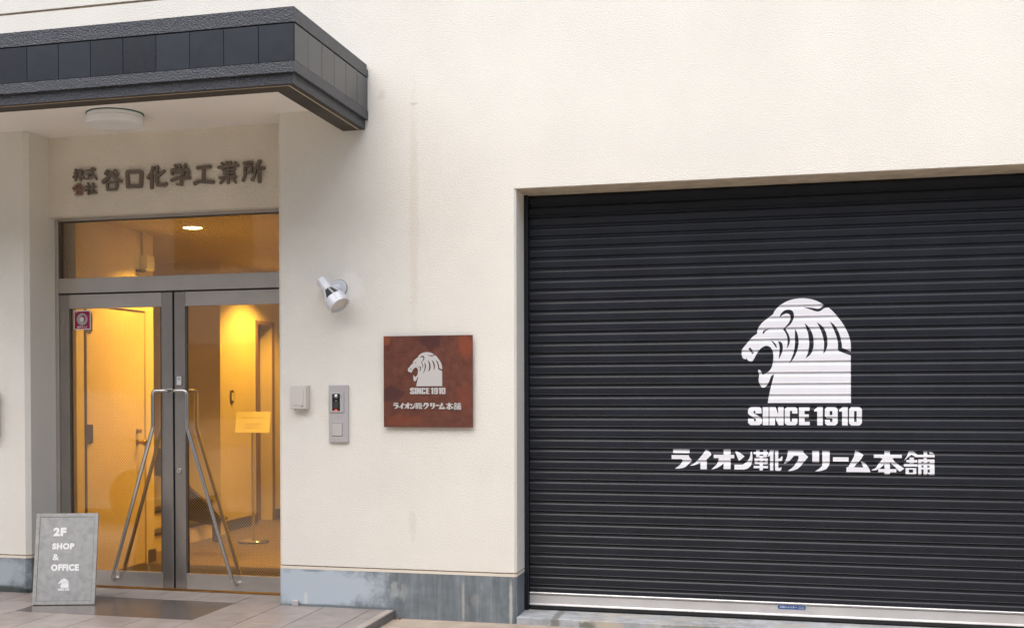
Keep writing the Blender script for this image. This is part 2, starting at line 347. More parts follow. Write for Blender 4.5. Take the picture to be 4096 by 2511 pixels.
# SINCE 1910, one entry per character (list of shapes, each outer + holes)
SINCE = [
 [[sm([(203,1285),(225,1258),(250,1252),(335,1252),(355,1270),(358,1330),(288,1330),(286,1302),(275,1296),(265,1305),(268,1325),(350,1378),(360,1400),(360,1445),(335,1468),(230,1468),(203,1440),(203,1392),(268,1392),(270,1418),(285,1425),(297,1415),(292,1395),(215,1345),(203,1325)])]],
 [[R_(370,1252,437,1468)]],
 [[[(447,1252),(515,1252),(545,1335),(545,1252),(607,1252),(607,1468),(550,1468),(510,1375),(510,1468),(447,1468)]]],
 [[sm([(645,1254),(740,1254),(762,1275),(762,1330),(702,1330),(702,1302),(690,1294),(678,1302),(678,1418),(690,1426),(702,1418),(702,1388),(762,1388),(762,1445),(740,1467),(645,1467),(620,1445),(620,1275)])]],
 [[[(780,1255),(900,1255),(897,1297),(842,1297),(842,1338),(890,1338),(890,1380),(842,1380),(842,1425),(900,1425),(900,1466),(780,1466)]]],
 [[[(950,1285),(990,1252),(1045,1252),(1045,1468),(983,1468),(983,1305),(950,1305)]]],
 [[sm([(1090,1252),(1185,1252),(1210,1280),(1210,1440),(1185,1468),(1090,1468),(1070,1445),(1070,1402),(1122,1402),(1125,1425),(1145,1428),(1152,1418),(1152,1385),(1090,1385),(1068,1360),(1068,1280)]), R_(1122,1300,1150,1346)]],
 [[[(1225,1285),(1265,1252),(1320,1252),(1320,1468),(1258,1468),(1258,1305),(1225,1305)]]],
 [[sm([(1358,1252),(1450,1252),(1475,1280),(1475,1440),(1450,1468),(1358,1468),(1335,1440),(1335,1280)]), R_(1390,1300,1418,1424)]]]
SINCE_BOX = (203, 1252, 1475, 1468)
o2 = 2376
KANA = [
 [[R_(142,75,445,155)], [[(115,195),(435,195),(440,230),(498,305),(430,375),(380,430),(310,462),(230,475),(175,468),(240,425),(300,355),(322,295),(300,277),(115,277)]]],
 [[[(748,75),(800,110),(835,145),(850,180),(795,245),(745,292),(765,300),(765,478),(648,478),(648,345),(580,378),(520,405),(470,410),(462,400),(530,365),(600,290),(690,175),(720,120)]]],
 [[[(1070,70),(1198,70),(1198,178),(1265,178),(1265,248),(1198,248),(1198,468),(1070,468),(1070,348),(1030,395),(960,445),(890,472),(850,474),(900,425),(950,370),(975,310),(985,248),(890,248),(890,178),(1070,178)]]],
 [[[(1283,115),(1300,107),(1345,125),(1385,150),(1452,208),(1405,255),(1352,302),(1320,230),(1300,165)]],
  [[(1560,130),(1572,110),(1585,115),(1592,180),(1595,260),(1585,330),(1562,400),(1510,450),(1440,474),(1268,474),(1268,378),(1420,375),(1490,320),(1540,240),(1555,180)]]],
 [[[(1660,75),(1722,75),(1722,118),(1790,118),(1790,75),(1852,75),(1852,118),(1877,118),(1877,160),(1852,160),(1855,205),(1835,222),(1780,222),(1780,242),(1868,242),(1868,345),(1850,358),(1780,358),(1780,395),(1872,395),(1872,442),(1780,442),(1780,485),(1722,485),(1722,442),(1615,442),(1615,395),(1722,395),(1722,358),(1645,358),(1632,345),(1630,242),(1722,242),(1722,222),(1670,222),(1655,205),(1660,160),(1615,160),(1615,118),(1660,118)],
   R_(1722,164,1788,188), R_(1688,290,1722,320), R_(1782,290,1816,320)],
  [[(1910,75),(1983,75),(1968,130),(1966,483),(1908,483),(1908,190),(1880,205),(1858,205),(1885,150)]],
  [[(1998,85),(2056,85),(2056,250),(2085,240),(2110,205),(2128,195),(2130,240),(2122,290),(2056,305),(2056,420),(2065,435),(2085,430),(2110,412),(2108,470),(2090,488),(2010,488),(1998,460)]]],
 [[[(2232,78),(o2+112,78),(o2+135,130),(o2+207,205),(o2+140,300),(o2+75,390),(o2+20,445),(o2-60,480),(o2-120,492),(o2-150,485),(o2-90,440),(o2-30,375),(o2+10,310),(o2+38,240),(o2+38,185),(2335,185),(2290,245),(2240,300),(2175,345),(2155,345),(2180,290),(2210,210)]]],
 [[R_(o2+280,80,o2+400,315)], [[(o2+a, b) for a, b in [(455,80),(584,80),(584,330),(560,390),(520,445),(450,475),(380,488),(328,486),(390,445),(440,395),(455,370)]]]],
 [[R_(o2+640,205,o2+912,290)]],
 [[[(o2+a, b) for a, b in [(1028,62),(1168,155),(1130,230),(1080,300),(1000,398),(1165,400),(1150,350),(1122,280),(1160,290),(1200,325),(1232,365),(1270,430),(1287,492),(875,492),(875,405),(915,385),(940,320),(1000,200),(1020,120)]]]],
 [[[(o2+a, b) for a, b in [(1527,72),(1620,72),(1620,145),(1820,145),(1820,207),(1690,207),(1660,218),(1700,280),(1790,360),(1865,415),(1785,472),(1740,430),(1700,370),(1660,340),(1620,290),(1620,425),(1728,425),(1728,488),(1620,488),(1620,537),(1527,537),(1527,488),(1420,488),(1420,425),(1527,425),(1527,328),(1490,370),(1440,425),(1380,450),(1320,458),(1305,447),(1370,415),(1420,340),(1480,250),(1497,218),(1450,207),(1345,207),(1345,145),(1527,145)]]]],
 [[[(o2+a, b) for a, b in [(1940,72),(2015,72),(2085,143),(2187,143),(2187,72),(2250,72),(2250,143),(2370,143),(2370,188),(2050,188),(1988,137),(1930,185),(1870,250),(1860,255),(1885,210),(1920,140)]]],
  [[(o2+a, b) for a, b in [(2275,72),(2320,85),(2368,125),(2290,125)]]],
  [[(o2+a, b) for a, b in [(1950,195),(2025,195),(2025,242),(2082,242),(2082,290),(2025,290),(2025,320),(2090,320),(2090,368),(1857,368),(1857,320),(1950,320),(1950,290),(1897,290),(1897,242),(1950,242)]]],
  [R_(o2+1885,400,o2+2065,533), R_(o2+1940,430,o2+2010,490)],
  [[(o2+a, b) for a, b in [(2187,200),(2240,200),(2240,228),(2370,228),(2370,536),(2290,536),(2250,490),(2250,536),(2187,536),(2187,425),(2150,425),(2150,536),(2097,536),(2097,228),(2187,228)]],
   R_(o2+2150,275,o2+2187,305), R_(o2+2247,275,o2+2290,305), R_(o2+2150,350,o2+2187,385), R_(o2+2247,350,o2+2290,385), R_(o2+2255,425,o2+2290,485)]]]
KANA_BOX = (115, 62, 4746, 537)
def mapper(box, X0, X1, Z1, Z0):
    a, b, c, d = box
    return lambda p: (X0+(p[0]-a)/(c-a)*(X1-X0), Z1+(p[1]-b)/(d-b)*(Z0-Z1))
def mp(loops, f): return [[f(p) for p in lp] for lp in loops]

# ------------------------------------------------------------------ dimensions of the place
XL, XR, XO = -2.788, -0.858, 0.773      # left pillar corner, wall corner, shutter opening edge
ZS, ZL, ZP = 3.358, 2.778, 0.300        # soffit, shutter lintel, plinth top
YN, YD, YS = 0.281, 0.36, 0.29          # lettered wall, door frame, shutter
ZF = 0.054                              # porch floor level
XEND = 5.2; XOR = 3.95; ZTOP = 7.5

road = MB().add([(-90, -10.5, 0.004), (90, -10.5, 0.004), (90, -2.4, 0.004), (-90, -2.4, 0.004)], [(0, 1, 2, 3)]).build('road', mat('pale_paving', (0.46, 0.40, 0.32), rough=0.85, var=0.2), kind='structure')  # unseen road, toned pale and warm to bounce light under the canopy
ground = MB().add([(-90, -90, 0), (90, -90, 0), (90, 60, 0), (-90, 60, 0)], [(0, 1, 2, 3)]).build('ground', m_ground, kind='structure')

B = thing('building', 'cream stucco building front with tiled canopy, steel glass doors and dark roller shutter', 'building', (0, 0.2, 0))

def wallprism(name, pts, z0, z1, m, parent=B, **k): return MB().prism(pts, 'z', z0, z1).build(name, m, parent, **k)
c = 0.03
# walls seen from above: pillar on the left, middle pier, everything above the openings
pil = [(-6.5, 0), (XL-c, 0), (XL, c), (XL, 0.62), (-6.5, 0.62)]
mid = [(XR+0.02, 0), (XO-0.014, 0), (XO, 0.014), (XO, 0.5), (XR, 0.5), (XR, 0.02)]
rgt = [(XOR, 0), (XEND, 0), (XEND, 0.5), (XOR, 0.5)]
def inset(p, d, x=False):
    return [(a, b+d if b < 0.1 else b) for a, b in p]
for nm, poly in (('pillar', pil), ('wall', mid), ('wall', rgt)):
    wallprism(nm, poly, 0.326, ZL, m_wall)
wallprism('wall_base_band', mid, ZP+0.0005, 0.318, m_wall2)
wallprism('wall_base_band', pil, ZP+0.0005, 0.318, m_wall2)
wallprism('wall_base_band', rgt, ZP+0.0005, 0.318, m_wall2)
gm = [(XR+0.02, 0.007), (XO-0.014, 0.007), (XO-0.006, 0.014), (XO-0.006, 0.5), (XR+0.006, 0.5), (XR+0.006, 0.02)]
wallprism('joint', gm, 0.318, 0.326, m_groove)
wallprism('joint', [(-6.5, 0.007), (XL-c, 0.007), (XL-0.007, c), (XL-0.007, 0.6), (-6.5, 0.6)], 0.318, 0.326, m_groove)
wallprism('plinth', [(XR+0.015, 0.001), (XO-0.014, 0.001), (XO, 0.014), (XO, 0.30), (XR, 0.35), (XR, 0.015)], -0.1, ZP, m_plinth)
wallprism('plinth', [(-6.5, 0.001), (XL-0.035, 0.001), (XL-0.004, 0.032), (XL-0.004, 0.3), (-6.5, 0.3)], -0.1, ZP, m_plinth)
wallprism('plinth', [(XOR, 0.001), (XEND, 0.001), (XEND, 0.3), (XOR, 0.3)], -0.1, ZP, m_plinth)
# upper wall: band above the openings and, past the joint, the storey above
def bx(x0, x1, y0, y1, z0, z1, b=0): return MB().box(x0, x1, y0, y1, z0, z1, b)
MB().prism([(XR+0.02, 0), (XOR, 0), (XOR, 0.5), (XR, 0.5), (XR, 0.02)], 'z', ZL, 3.4).build('wall', m_wall, B)
MB().prism(pil, 'z', ZL, 3.4).build('pillar', m_wall, B)
MB().box(XOR, XEND, 0, 0.5, ZL, 3.4).build('wall', m_wall, B)
MB().box(-6.5, XEND, 0, 0.5, 3.4, 4.19).build('wall', m_wall, B)
MB().box(-6.5, XEND, 0.014, 0.5, 4.19, 4.207).build('joint', m_groove, B)
MB().box(-6.5, XEND, 0, 0.5, 4.207, ZTOP).build('wall', m_wall, B)
# soffit slab filling the recess and the canopy
MB().box(-6.5, -0.392, -1.10, -0.0005, ZS, ZS+0.04).build('soffit', m_soffit, B)
MB().box(XL, XR, -0.0005, YN+0.02, ZS, ZS+0.04).build('soffit', m_soffit, B)
# lettered wall above the doors
MB().box(XL, XR, YN, YN+0.30, 2.785, ZS).build('wall', m_recess, B, label='shaded inner wall carrying the bronze letters')
MB().box(XL, XR, YN+0.001, YD+0.05, 2.778, 2.7845).build('lintel', m_wall2, B)
# shutter lintel lining (darker, mottled underside)
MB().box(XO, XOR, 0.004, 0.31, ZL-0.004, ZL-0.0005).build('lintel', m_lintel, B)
# sill
sl_ = MB().box(XO+0.001, XOR, -0.012, 0.45, -0.05, 0.047, 0.004).build('sill', m_sill, B)

# ------------------------------------------------------------------ canopy
CX, CY = -0.2175, -1.28
can = thing('canopy', loc=(0, -0.6-0.2, 3.21)); can.parent = B
can['label'] = 'black canopy with roughcast bands around glossy dark tiles'
def ring(name, out, z0, z1, m, depth=0.2):
    """L-shaped band: front run and right return, outset 'out' from the tile face"""
    p = [(-6.5, CY-out), (CX+out, CY-out), (CX+out, -0.001), (CX-depth, -0.001), (CX-depth, CY+depth), (-6.5, CY+depth)]
    return MB().prism(p, 'z', z0, z1).build(name, m, can)
ring('cap_band', -0.007, 3.6005, 3.637, m_black_band)
ring('upper_band', 0.003, 3.549, 3.600, m_black_band)
ring('backing', -0.014, 3.3325, 3.5485, m_silver_d)
ring('lower_band', 0.003, 3.272, 3.332, m_black_band)
ring('bottom_band', -0.019, 3.2125, 3.2715, m_black_band, 0.172-0.02)
p = [(-6.5, CY+0.02), (CX-0.02, CY+0.02), (CX-0.02, -0.001), (CX-0.174, -0.001), (CX-0.174, CY+0.174), (-6.5, CY+0.174)]
MB().prism(p, 'z', 3.2105, 3.2124).build('underside', m_canopy_dark, can)
p = [(-6.5, CY+0.150), (CX-0.150, CY+0.150), (CX-0.150, -0.001), (CX-0.176, -0.001), (CX-0.176, CY+0.176), (-6.5, CY+0.176)]
MB().prism(p, 'z', 3.2130, 3.357).build('inner_fascia', m_canopy_dark, can)
p = [(-6.5, CY+0.046), (CX-0.052, CY+0.046), (CX-0.052, -0.02), (CX-0.060, -0.02), (CX-0.060, CY+0.054), (-6.5, CY+0.054)]
MB().prism(p, 'z', 3.2085, 3.2104).build('drip_line', m_dripline, can)
MB().box(-6.5, CX-0.19, CY+0.19, -0.001, 3.42, 3.60).build('deck', m_canopy_dark, can)
t = 0.2127; me_t = None
tl = MB().box(-t/2+0.0014, t/2-0.0014, -0.006, 0.008, 3.3345, 3.5425, 0.0015)
first = None
def put_tile(x, y, rot):
    global first
    if first is None:
        first = tl.build('tile', m_tile_black, can, origin=(0, 0, 3.3345)); o = first
    else:
        o = first.copy(); COL.objects.link(o)
    o.parent = can; o.location = Vector((x, y, 3.3345))-org(can); o.rotation_euler = (random.uniform(-.003, .003), 0, rot+random.uniform(-.004, .004))
for i in range(16): put_tile(CX-0.006-t*(i+0.5), CY+0.006, 0)
for i in range(6): put_tile(CX-0.006, CY+0.002+t*(i+0.5), math.pi/2)

# ------------------------------------------------------------------ roller shutter
SH = thing('roller_shutter', loc=(2.3, YS-0.2, 0.05)); SH.parent = B
SH['label'] = 'closed charcoal slatted roller shutter with white lion emblem'
PITCH_Z = 0.0695; Z_TOP = 2.770
# profile of one slat, z measured down from its top: (depth towards the street, z)
PROF = [(0.000, 0.000), (0.0035, 0.003), (0.0075, 0.0085), (0.0088, 0.0112), (0.0080, 0.0120), (0.0098, 0.0132), (0.0105, 0.016), (0.0105, 0.0505), (0.0118, 0.0522), (0.0118, 0.0534), (0.0045, 0.0590), (0.0, 0.0605), (0.0, PITCH_Z)]
YB = YS+0.0105                           # recess plane
nsl = 38
slat = MB()
X0s, X1s = XO+0.030, XOR-0.03
n = len(PROF); V = []; F = []
for X in (X0s, X1s):
    for o_, z in PROF: V.append((X, YB-o_, -z))
for X in (X0s, X1s):
    for o_, z in (PROF[0], PROF[-1]): V.append((X, YB+0.004, -z))
for i in range(n-1): F.append((i, i+1, n+i+1, n+i))
F.append((2*n, 2*n+1, 2*n+3, 2*n+2))
slat.add(V, F)
s0 = None
zs_list = []
for i in range(nsl):
    zt = Z_TOP-i*PITCH_Z
    if zt-PITCH_Z < 0.125: break
    zs_list.append(zt)
    if s0 is None:
        s0 = slat.build('slat', m_slat, SH, origin=(2.3, YS, 0)); o = s0
    else: o = s0.copy(); COL.objects.link(o); o.parent = SH
    o.location = Vector((2.3, YS, zt))-org(SH)
zlast = zs_list[-1]-PITCH_Z
MB().box(X0s, X1s, YB-0.006, YB+0.006, 0.150, zlast).build('slat_joiner', m_slat, SH)
bar = MB().prism([(YB-0.011, 0.150), (YB-0.020, 0.1545), (YB-0.0225, 0.160), (YB-0.020, 0.1635), (YB+0.004, 0.165), (YB+0.004, 0.078), (YB-0.023, 0.078), (YB-0.026, 0.082), (YB-0.020, 0.0865), (YB-0.013, 0.092)], 'x', X0s, X1s).build('bottom_bar', m_alu, SH)
MB().box(X0s+0.005, X1s, YB-0.018, YB+0.004, 0.056, 0.0778, 0.002).build('rubber_seal', m_rubber, SH)
MB().box(X0s+0.005, X1s, YB-0.010, YB+0.004, 0.0475, 0.0558).build('rubber_seal', m_rubber, SH)
MB().box(XO+0.0005, XO+0.028, YS-0.035, YS+0.05, 0.0475, ZL-0.005, 0.002).build('guide_rail', m_slat, SH)
MB().box(XOR-0.028, XOR-0.0005, YS-0.035, YS+0.05, 0.0475, ZL-0.005, 0.002).build('guide_rail', m_slat, SH)
MB().box(XO, XOR, YB+0.012, YB+0.03, 0.04, ZL).build('backing', m_blackp, SH)
def prof_y(z):
    for zt in zs_list:
        if zt-PITCH_Z <= z <= zt+1e-9:
            d = zt-z
            for (a, b), (a2, b2) in zip(PROF, PROF[1:]):
                if b <= d <= b2+1e-9: return YB-(a+(a2-a)*((d-b)/(b2-b) if b2 > b else 0))
    return YB
def vinyl(name, shapes, f, parent=SH, m=m_vinyl, label=None):
    """flat foil pressed onto the slats: cut along every fold of the profile"""
    mb = MB()
    for sh in shapes:
        v2, tr_ = tess(mp(sh, f)); mb.add([(x, 0, z) for x, z in v2], tr_)
    bm = bmesh.new(); vs = [bm.verts.new(q) for q in mb.v]
    for q in mb.f:
        try: bm.faces.new([vs[i] for i in q])
        except ValueError: pass
    zmin = min(v.co.z for v in bm.verts); zmax = max(v.co.z for v in bm.verts)
    for zt in zs_list:
        for _, dz in PROF[1:]:
            zz = zt-dz
            if zmin < zz < zmax: bmesh.ops.bisect_plane(bm, geom=bm.verts[:]+bm.edges[:]+bm.faces[:], plane_co=(0, 0, zz), plane_no=(0, 0, 1), dist=1e-6)
    for v in bm.verts: v.co.y = prof_y(v.co.z)-0.0006; v.co.z += 0.0002
    bm.verts.index_update()
    out_ = MB(); out_.add([v.co[:] for v in bm.verts], [[v.index for v in q.verts] for q in bm.faces]); bm.free()
    o = out_.build(name, m, parent)
    return o
vinyl('emblem', [LION], mapper(LION_BOX, 2.1605, 2.8142, 2.0592, 1.409))['label'] = 'white roaring lion head emblem'
fS = mapper(SINCE_BOX, 2.2003, 2.8784, 1.3843-.0, 1.2700)
for ch in SINCE: vinyl('letter', ch, fS)
fK = mapper(KANA_BOX, 1.7265, 3.2952, 1.1186, 0.9700)
for ch in KANA: vinyl('letter', ch, fK)

# ------------------------------------------------------------------ text helper (Blender's built-in typeface)
def text_mesh(txt, m, bold=0.0, depth=0.0004, spacing=1.0):
    cu = bpy.data.curves.new('t', 'FONT'); cu.body = txt; cu.size = 1.0; cu.offset = bold; cu.extrude = 0.0; cu.space_character = spacing; cu.resolution_u = 3
    ob = bpy.data.objects.new('t', cu); COL.objects.link(ob)
    dg = bpy.context.evaluated_depsgraph_get(); me = bpy.data.meshes.new_from_object(ob.evaluated_get(dg))
    COL.objects.unlink(ob); bpy.data.objects.remove(ob); bpy.data.curves.remove(cu)
    V = [v.co.copy() for v in me.vertices]; F = [tuple(p_.vertices) for p_ in me.polygons]; bpy.data.meshes.remove(me)
    return V, F
def text_box(name, txt, m, parent, x0, x1, z0, z1, y, bold=0.0, local=False, spacing=1.0):
    V, F = text_mesh(txt, m, bold, spacing=spacing)
    if not V: return None
    a0 = min(v.x for v in V); a1 = max(v.x for v in V); b0 = min(v.y for v in V); b1 = max(v.y for v in V)
    mb = MB().add([(x0+(v.x-a0)/(a1-a0)*(x1-x0), y, z0+(v.y-b0)/(b1-b0)*(z1-z0)) for v in V], F)
    return mb.build(name, m, parent, local=local)

# blue maker's label on the bottom bar
lb = thing('maker_label', 'small blue oval maker label on the silver bar of the shutter', 'label', (2.463, YB-0.0135, 0.121))
def pill(x0, x1, z0, z1, ch):
    return [(x0+ch, z0), (x1-ch, z0), (x1, z0+ch), (x1, z1-ch), (x1-ch, z1), (x0+ch, z1), (x0, z1-ch), (x0, z0+ch)]
q = MB(); solid(q, [pill(2.381, 2.549, 0.1215, 0.1465, 0.007)], YB-0.0145, YB-0.0132); q.build('plate', m_blue, lb)
text_box('lettering', '三和シャッター', m_white, lb, 2.393, 2.497, 0.1270, 0.1415, YB-0.0149, 0.02)
for zz in (0.1385, 0.1285): MB().box(2.505, 2.540, YB-0.0149, YB-0.0146, zz-0.0018, zz+0.0018).build('fine_print', m_stick_g, lb)

# ------------------------------------------------------------------ entrance: frame, transom, two leaves
EN = thing('entrance_frame', loc=(-1.82, YD-0.2, ZF)); EN.parent = B
def st(name, x0, x1, y0, y1, z0, z1, m=m_steel, par=EN, b=0.002, **k): return MB().box(x0, x1, y0, y1, z0, z1, b).build(name, m, par, **k)
st('jamb', XL+0.0005, XL+0.028, YD-0.012, YD+0.10, ZF, 2.7775, b=0.003)
st('jamb', XR-0.028, XR-0.0005, YD-0.012, YD+0.10, ZF, 2.7775, b=0.003)
st('head', XL+0.028, XR-0.028, YD-0.004, YD+0.09, 2.757, 2.7775)
st('transom_bar', XL+0.028, XR-0.028, YD-0.006, YD+0.09, 2.224, 2.334)
st('door_top_gap', XL+0.03, XR-0.03, YD+0.03, YD+0.08, 2.2135, 2.2238, m_silver_d, b=0)  # dark strip filling the gap above the leaves
st('threshold', XL+0.028, XR-0.028, YD-0.002, YD+0.06, ZF-0.01, ZF+0.004, m_brass, b=0.001)
TW = thing('transom_window', loc=(-1.82, YD-0.2, 2.334)); TW.parent = B
TW['label'] = 'wide wired glass transom pane above the doors'
MB().box(-2.752, -0.894, YD+0.020, YD+0.026, 2.336, 2.756).build('pane', m_glass, TW)
MB().box(-2.7595, -2.7425, YD+0.002, YD+0.05, 2.3345, 2.7565).build('bead', m_steel_d, TW)
MB().box(-2.742, -0.888, YD+0.004, YD+0.05, 2.748, 2.7565).build('bead', m_steel_d, TW)
def wires(parent, x0, x1, z0, z1, y, sp=0.0207, r=0.0014):
    """diamond wire mesh cast in the glass"""
    mb = MB(); H = z1-z0
    for sgn in (1, -1):
        k = x0-H if sgn > 0 else x0; kend = x1 if sgn > 0 else x1+H
        while k < kend:
            a = max(0, (x0-k) if sgn > 0 else (k-x1)); bq = min(H, (x1-k) if sgn > 0 else (k-x0))
            if bq > a+1e-4:
                p0 = (k+sgn*a, z0+a); p1 = (k+sgn*bq, z0+bq)
                rr_ = r if sgn < 0 else r*0.45; nx, nz = (0.7071*rr_, -0.7071*rr_*sgn)  # one diagonal drawn thicker, standing for the light it catches
                mb.add([(p0[0]-nx, y, p0[1]-nz), (p1[0]-nx, y, p1[1]-nz), (p1[0]+nx, y, p1[1]+nz), (p0[0]+nx, y, p0[1]+nz)], [(0, 1, 2, 3)])
            k += sp
    o = mb.build('wire_mesh', m_wire, parent); o['kind'] = 'stuff'; return o
wires(TW, -2.742, -0.9, 2.338, 2.748, YD+0.0235)
def leaf(x0, x1, sw0, sw1, label):
    D = thing('door', loc=((x0+x1)/2, YD-0.2, ZF+0.012)); D.parent = B; D['label'] = label
    y0, y1 = YD, YD+0.04
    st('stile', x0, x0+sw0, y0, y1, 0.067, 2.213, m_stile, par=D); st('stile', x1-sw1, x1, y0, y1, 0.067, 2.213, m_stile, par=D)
    st('rail', x0+sw0+0.0006, x1-sw1-0.0006, y0+0.002, y1-0.002, 2.109, 2.213, par=D); st('rail', x0+sw0+0.0006, x1-sw1-0.0006, y0+0.002, y1-0.002, 0.067, 0.180, par=D)
    bd = 0.012
    gx0, gx1 = x0+sw0+0.0006, x1-sw1-0.0006
    MB().box(gx0, gx0+bd, y0+0.006, y1-0.006, 0.1805, 2.1085).build('bead', m_steel_d, D); MB().box(gx1-bd, gx1, y0+0.006, y1-0.006, 0.1805, 2.1085).build('bead', m_steel_d, D)
    MB().box(gx0+bd, gx1-bd, y0+0.017, y0+0.023, 0.1805, 2.1085).build('pane', m_glass, D)
    wires(D, gx0+bd, gx1-bd, 0.181, 2.108, y0+0.020)
    return D
DL = leaf(-2.7605, -1.834, 0.083, 0.087, 'left glass door leaf with red security sticker')
DR = leaf(-1.818, -0.888, 0.084, 0.080, 'right glass door leaf with lock and pull plate')
MB().box(-1.8335, -1.8185, YD+0.020, YD+0.036, 0.07, 2.213).build('gasket', m_rubber, EN)
MB().box(-2.7600+0.0, -2.7606, YD+0.01, YD+0.03, 0.07, 2.213)
def arc3(a, b, c_, n=6):
    a, b, c_ = map(Vector, (a, b, c_)); return [(1-t_)**2*a+2*t_*(1-t_)*b+t_*t_*c_ for t_ in [i/n for i in range(n+1)]]
def handle(D, xm, xt, xb, xe, yb, ymount):
    z1, z2, z3 = 1.5005, 1.235, 0.175
    s_ = 1 if xt > xm else -1
    path = [(xm, ymount, z1)]+arc3((xm, ymount+(yb-ymount)*0.5, z1), (xm, yb, z1), (xm+s_*0.02, yb, z1), 4)+[(xt-s_*0.04, yb, z1)]
    path += arc3((xt-s_*0.032, yb, z1), (xt, yb, z1), (xt, yb, z1-0.035), 6)+[(xt, yb, z2+0.02)]+arc3((xt, yb, z2+0.012), (xt, yb, z2), (xt+s_*0.004, yb, z2-0.014), 3)
    path += [(xb-s_*0.006, yb, z3+0.02)]+arc3((xb, yb, z3), (xb+s_*0.012, yb, z3-0.045), (xb+s_*0.02, (yb+ymount)/2, z3-0.055), 5)+[(xb+s_*0.021, ymount, z3-0.056)]
    MB().tube(path, 0.0142, 14).build('handle', m_chrome, D)
    for zz in (1.268+0.005, 1.44): MB().tube([(xt, yb, zz), (xt, yb, zz+0.003)], 0.0149, 14).build('handle_collar', m_chrome, D)
handle(DL, -1.855, -1.962, -2.285, 0, 0.300, YD+0.001)
handle(DL, -1.855, -1.962, -2.285, 0, 0.445, YD+0.039)
handle(DR, -1.795, -1.689, -1.352, 0, 0.300, YD+0.001)
handle(DR, -1.795, -1.689, -1.352, 0, 0.445, YD+0.039)
lk = MB().lathe((-1.7826, YD-0.012, 0.92), (0, 1, 0), [(0, 0.008), (0, 0.017), (0.004, 0.0195), (0.012, 0.0205)], 20).build('lock', m_chrome, DR)
MB().box(-1.7838, -1.7814, YD-0.0126, YD-0.0121, 0.914, 0.927).build('keyhole', m_ink, DR)

# security sticker
SK = thing('security_sticker', 'square crimson security sticker with grey ring mark on the left glass door', 'sticker', (-2.577, YD+0.015, 1.953))
MB().box(-2.6465, -2.5075, YD+0.0150, YD+0.0160, 1.955, 2.0955, 0.0003).build('border', m_white, SK)
MB().box(-2.6405, -2.5135, YD+0.0144, YD+0.0149, 1.961, 2.0895).build('field', m_red, SK)
def ell(cx, cz, rx, rz, n=28): return [(cx+rx*math.cos(2*math.pi*k/n), cz+rz*math.sin(2*math.pi*k/n)) for k in range(n)]
q = MB(); solid(q, [ell(-2.577, 2.031, 0.045, 0.045), ell(-2.572, 2.036, 0.0225, 0.0245)], YD+0.0139, YD+0.0143); q.build('ring_mark', m_stick_g, SK)
q = MB(); solid(q, [ell(-2.5790, 2.031, 0.0165, 0.0185)], YD+0.0137, YD+0.0143); q.build('ring_centre', m_stick_g2, SK)
text_box('lettering', '東洋テック', m_white, SK, -2.619, -2.535, 1.9655, 1.9815, YD+0.0141, 0.03)
text_box('lettering', '警備中', m_stick_g2, SK, -2.636, -2.613, 2.079, 2.086, YD+0.0141, 0.01)
# pull plate
PP = thing('pull_plate', 'small pale plate marked with a pull sign on the right door stile', 'sign', (-1.7795, YD-0.003, 1.540))
MB().box(-1.8015, -1.7575, YD-0.0028, YD-0.0008, 1.5365, 1.6065).build('backing', m_ink, PP)
MB().box(-1.7990, -1.7620, YD-0.0045, YD-0.0029, 1.5405, 1.6035, 0.0004).build('plate', m_stick_g2, PP)
text_box('lettering', '引', m_ink, PP, -1.791, -1.770, 1.573, 1.597, YD-0.0048, 0.02)
text_box('lettering', 'PULL', m_ink2, PP, -1.7925, -1.770, 1.5475, 1.5525, YD-0.0048, 0.01)

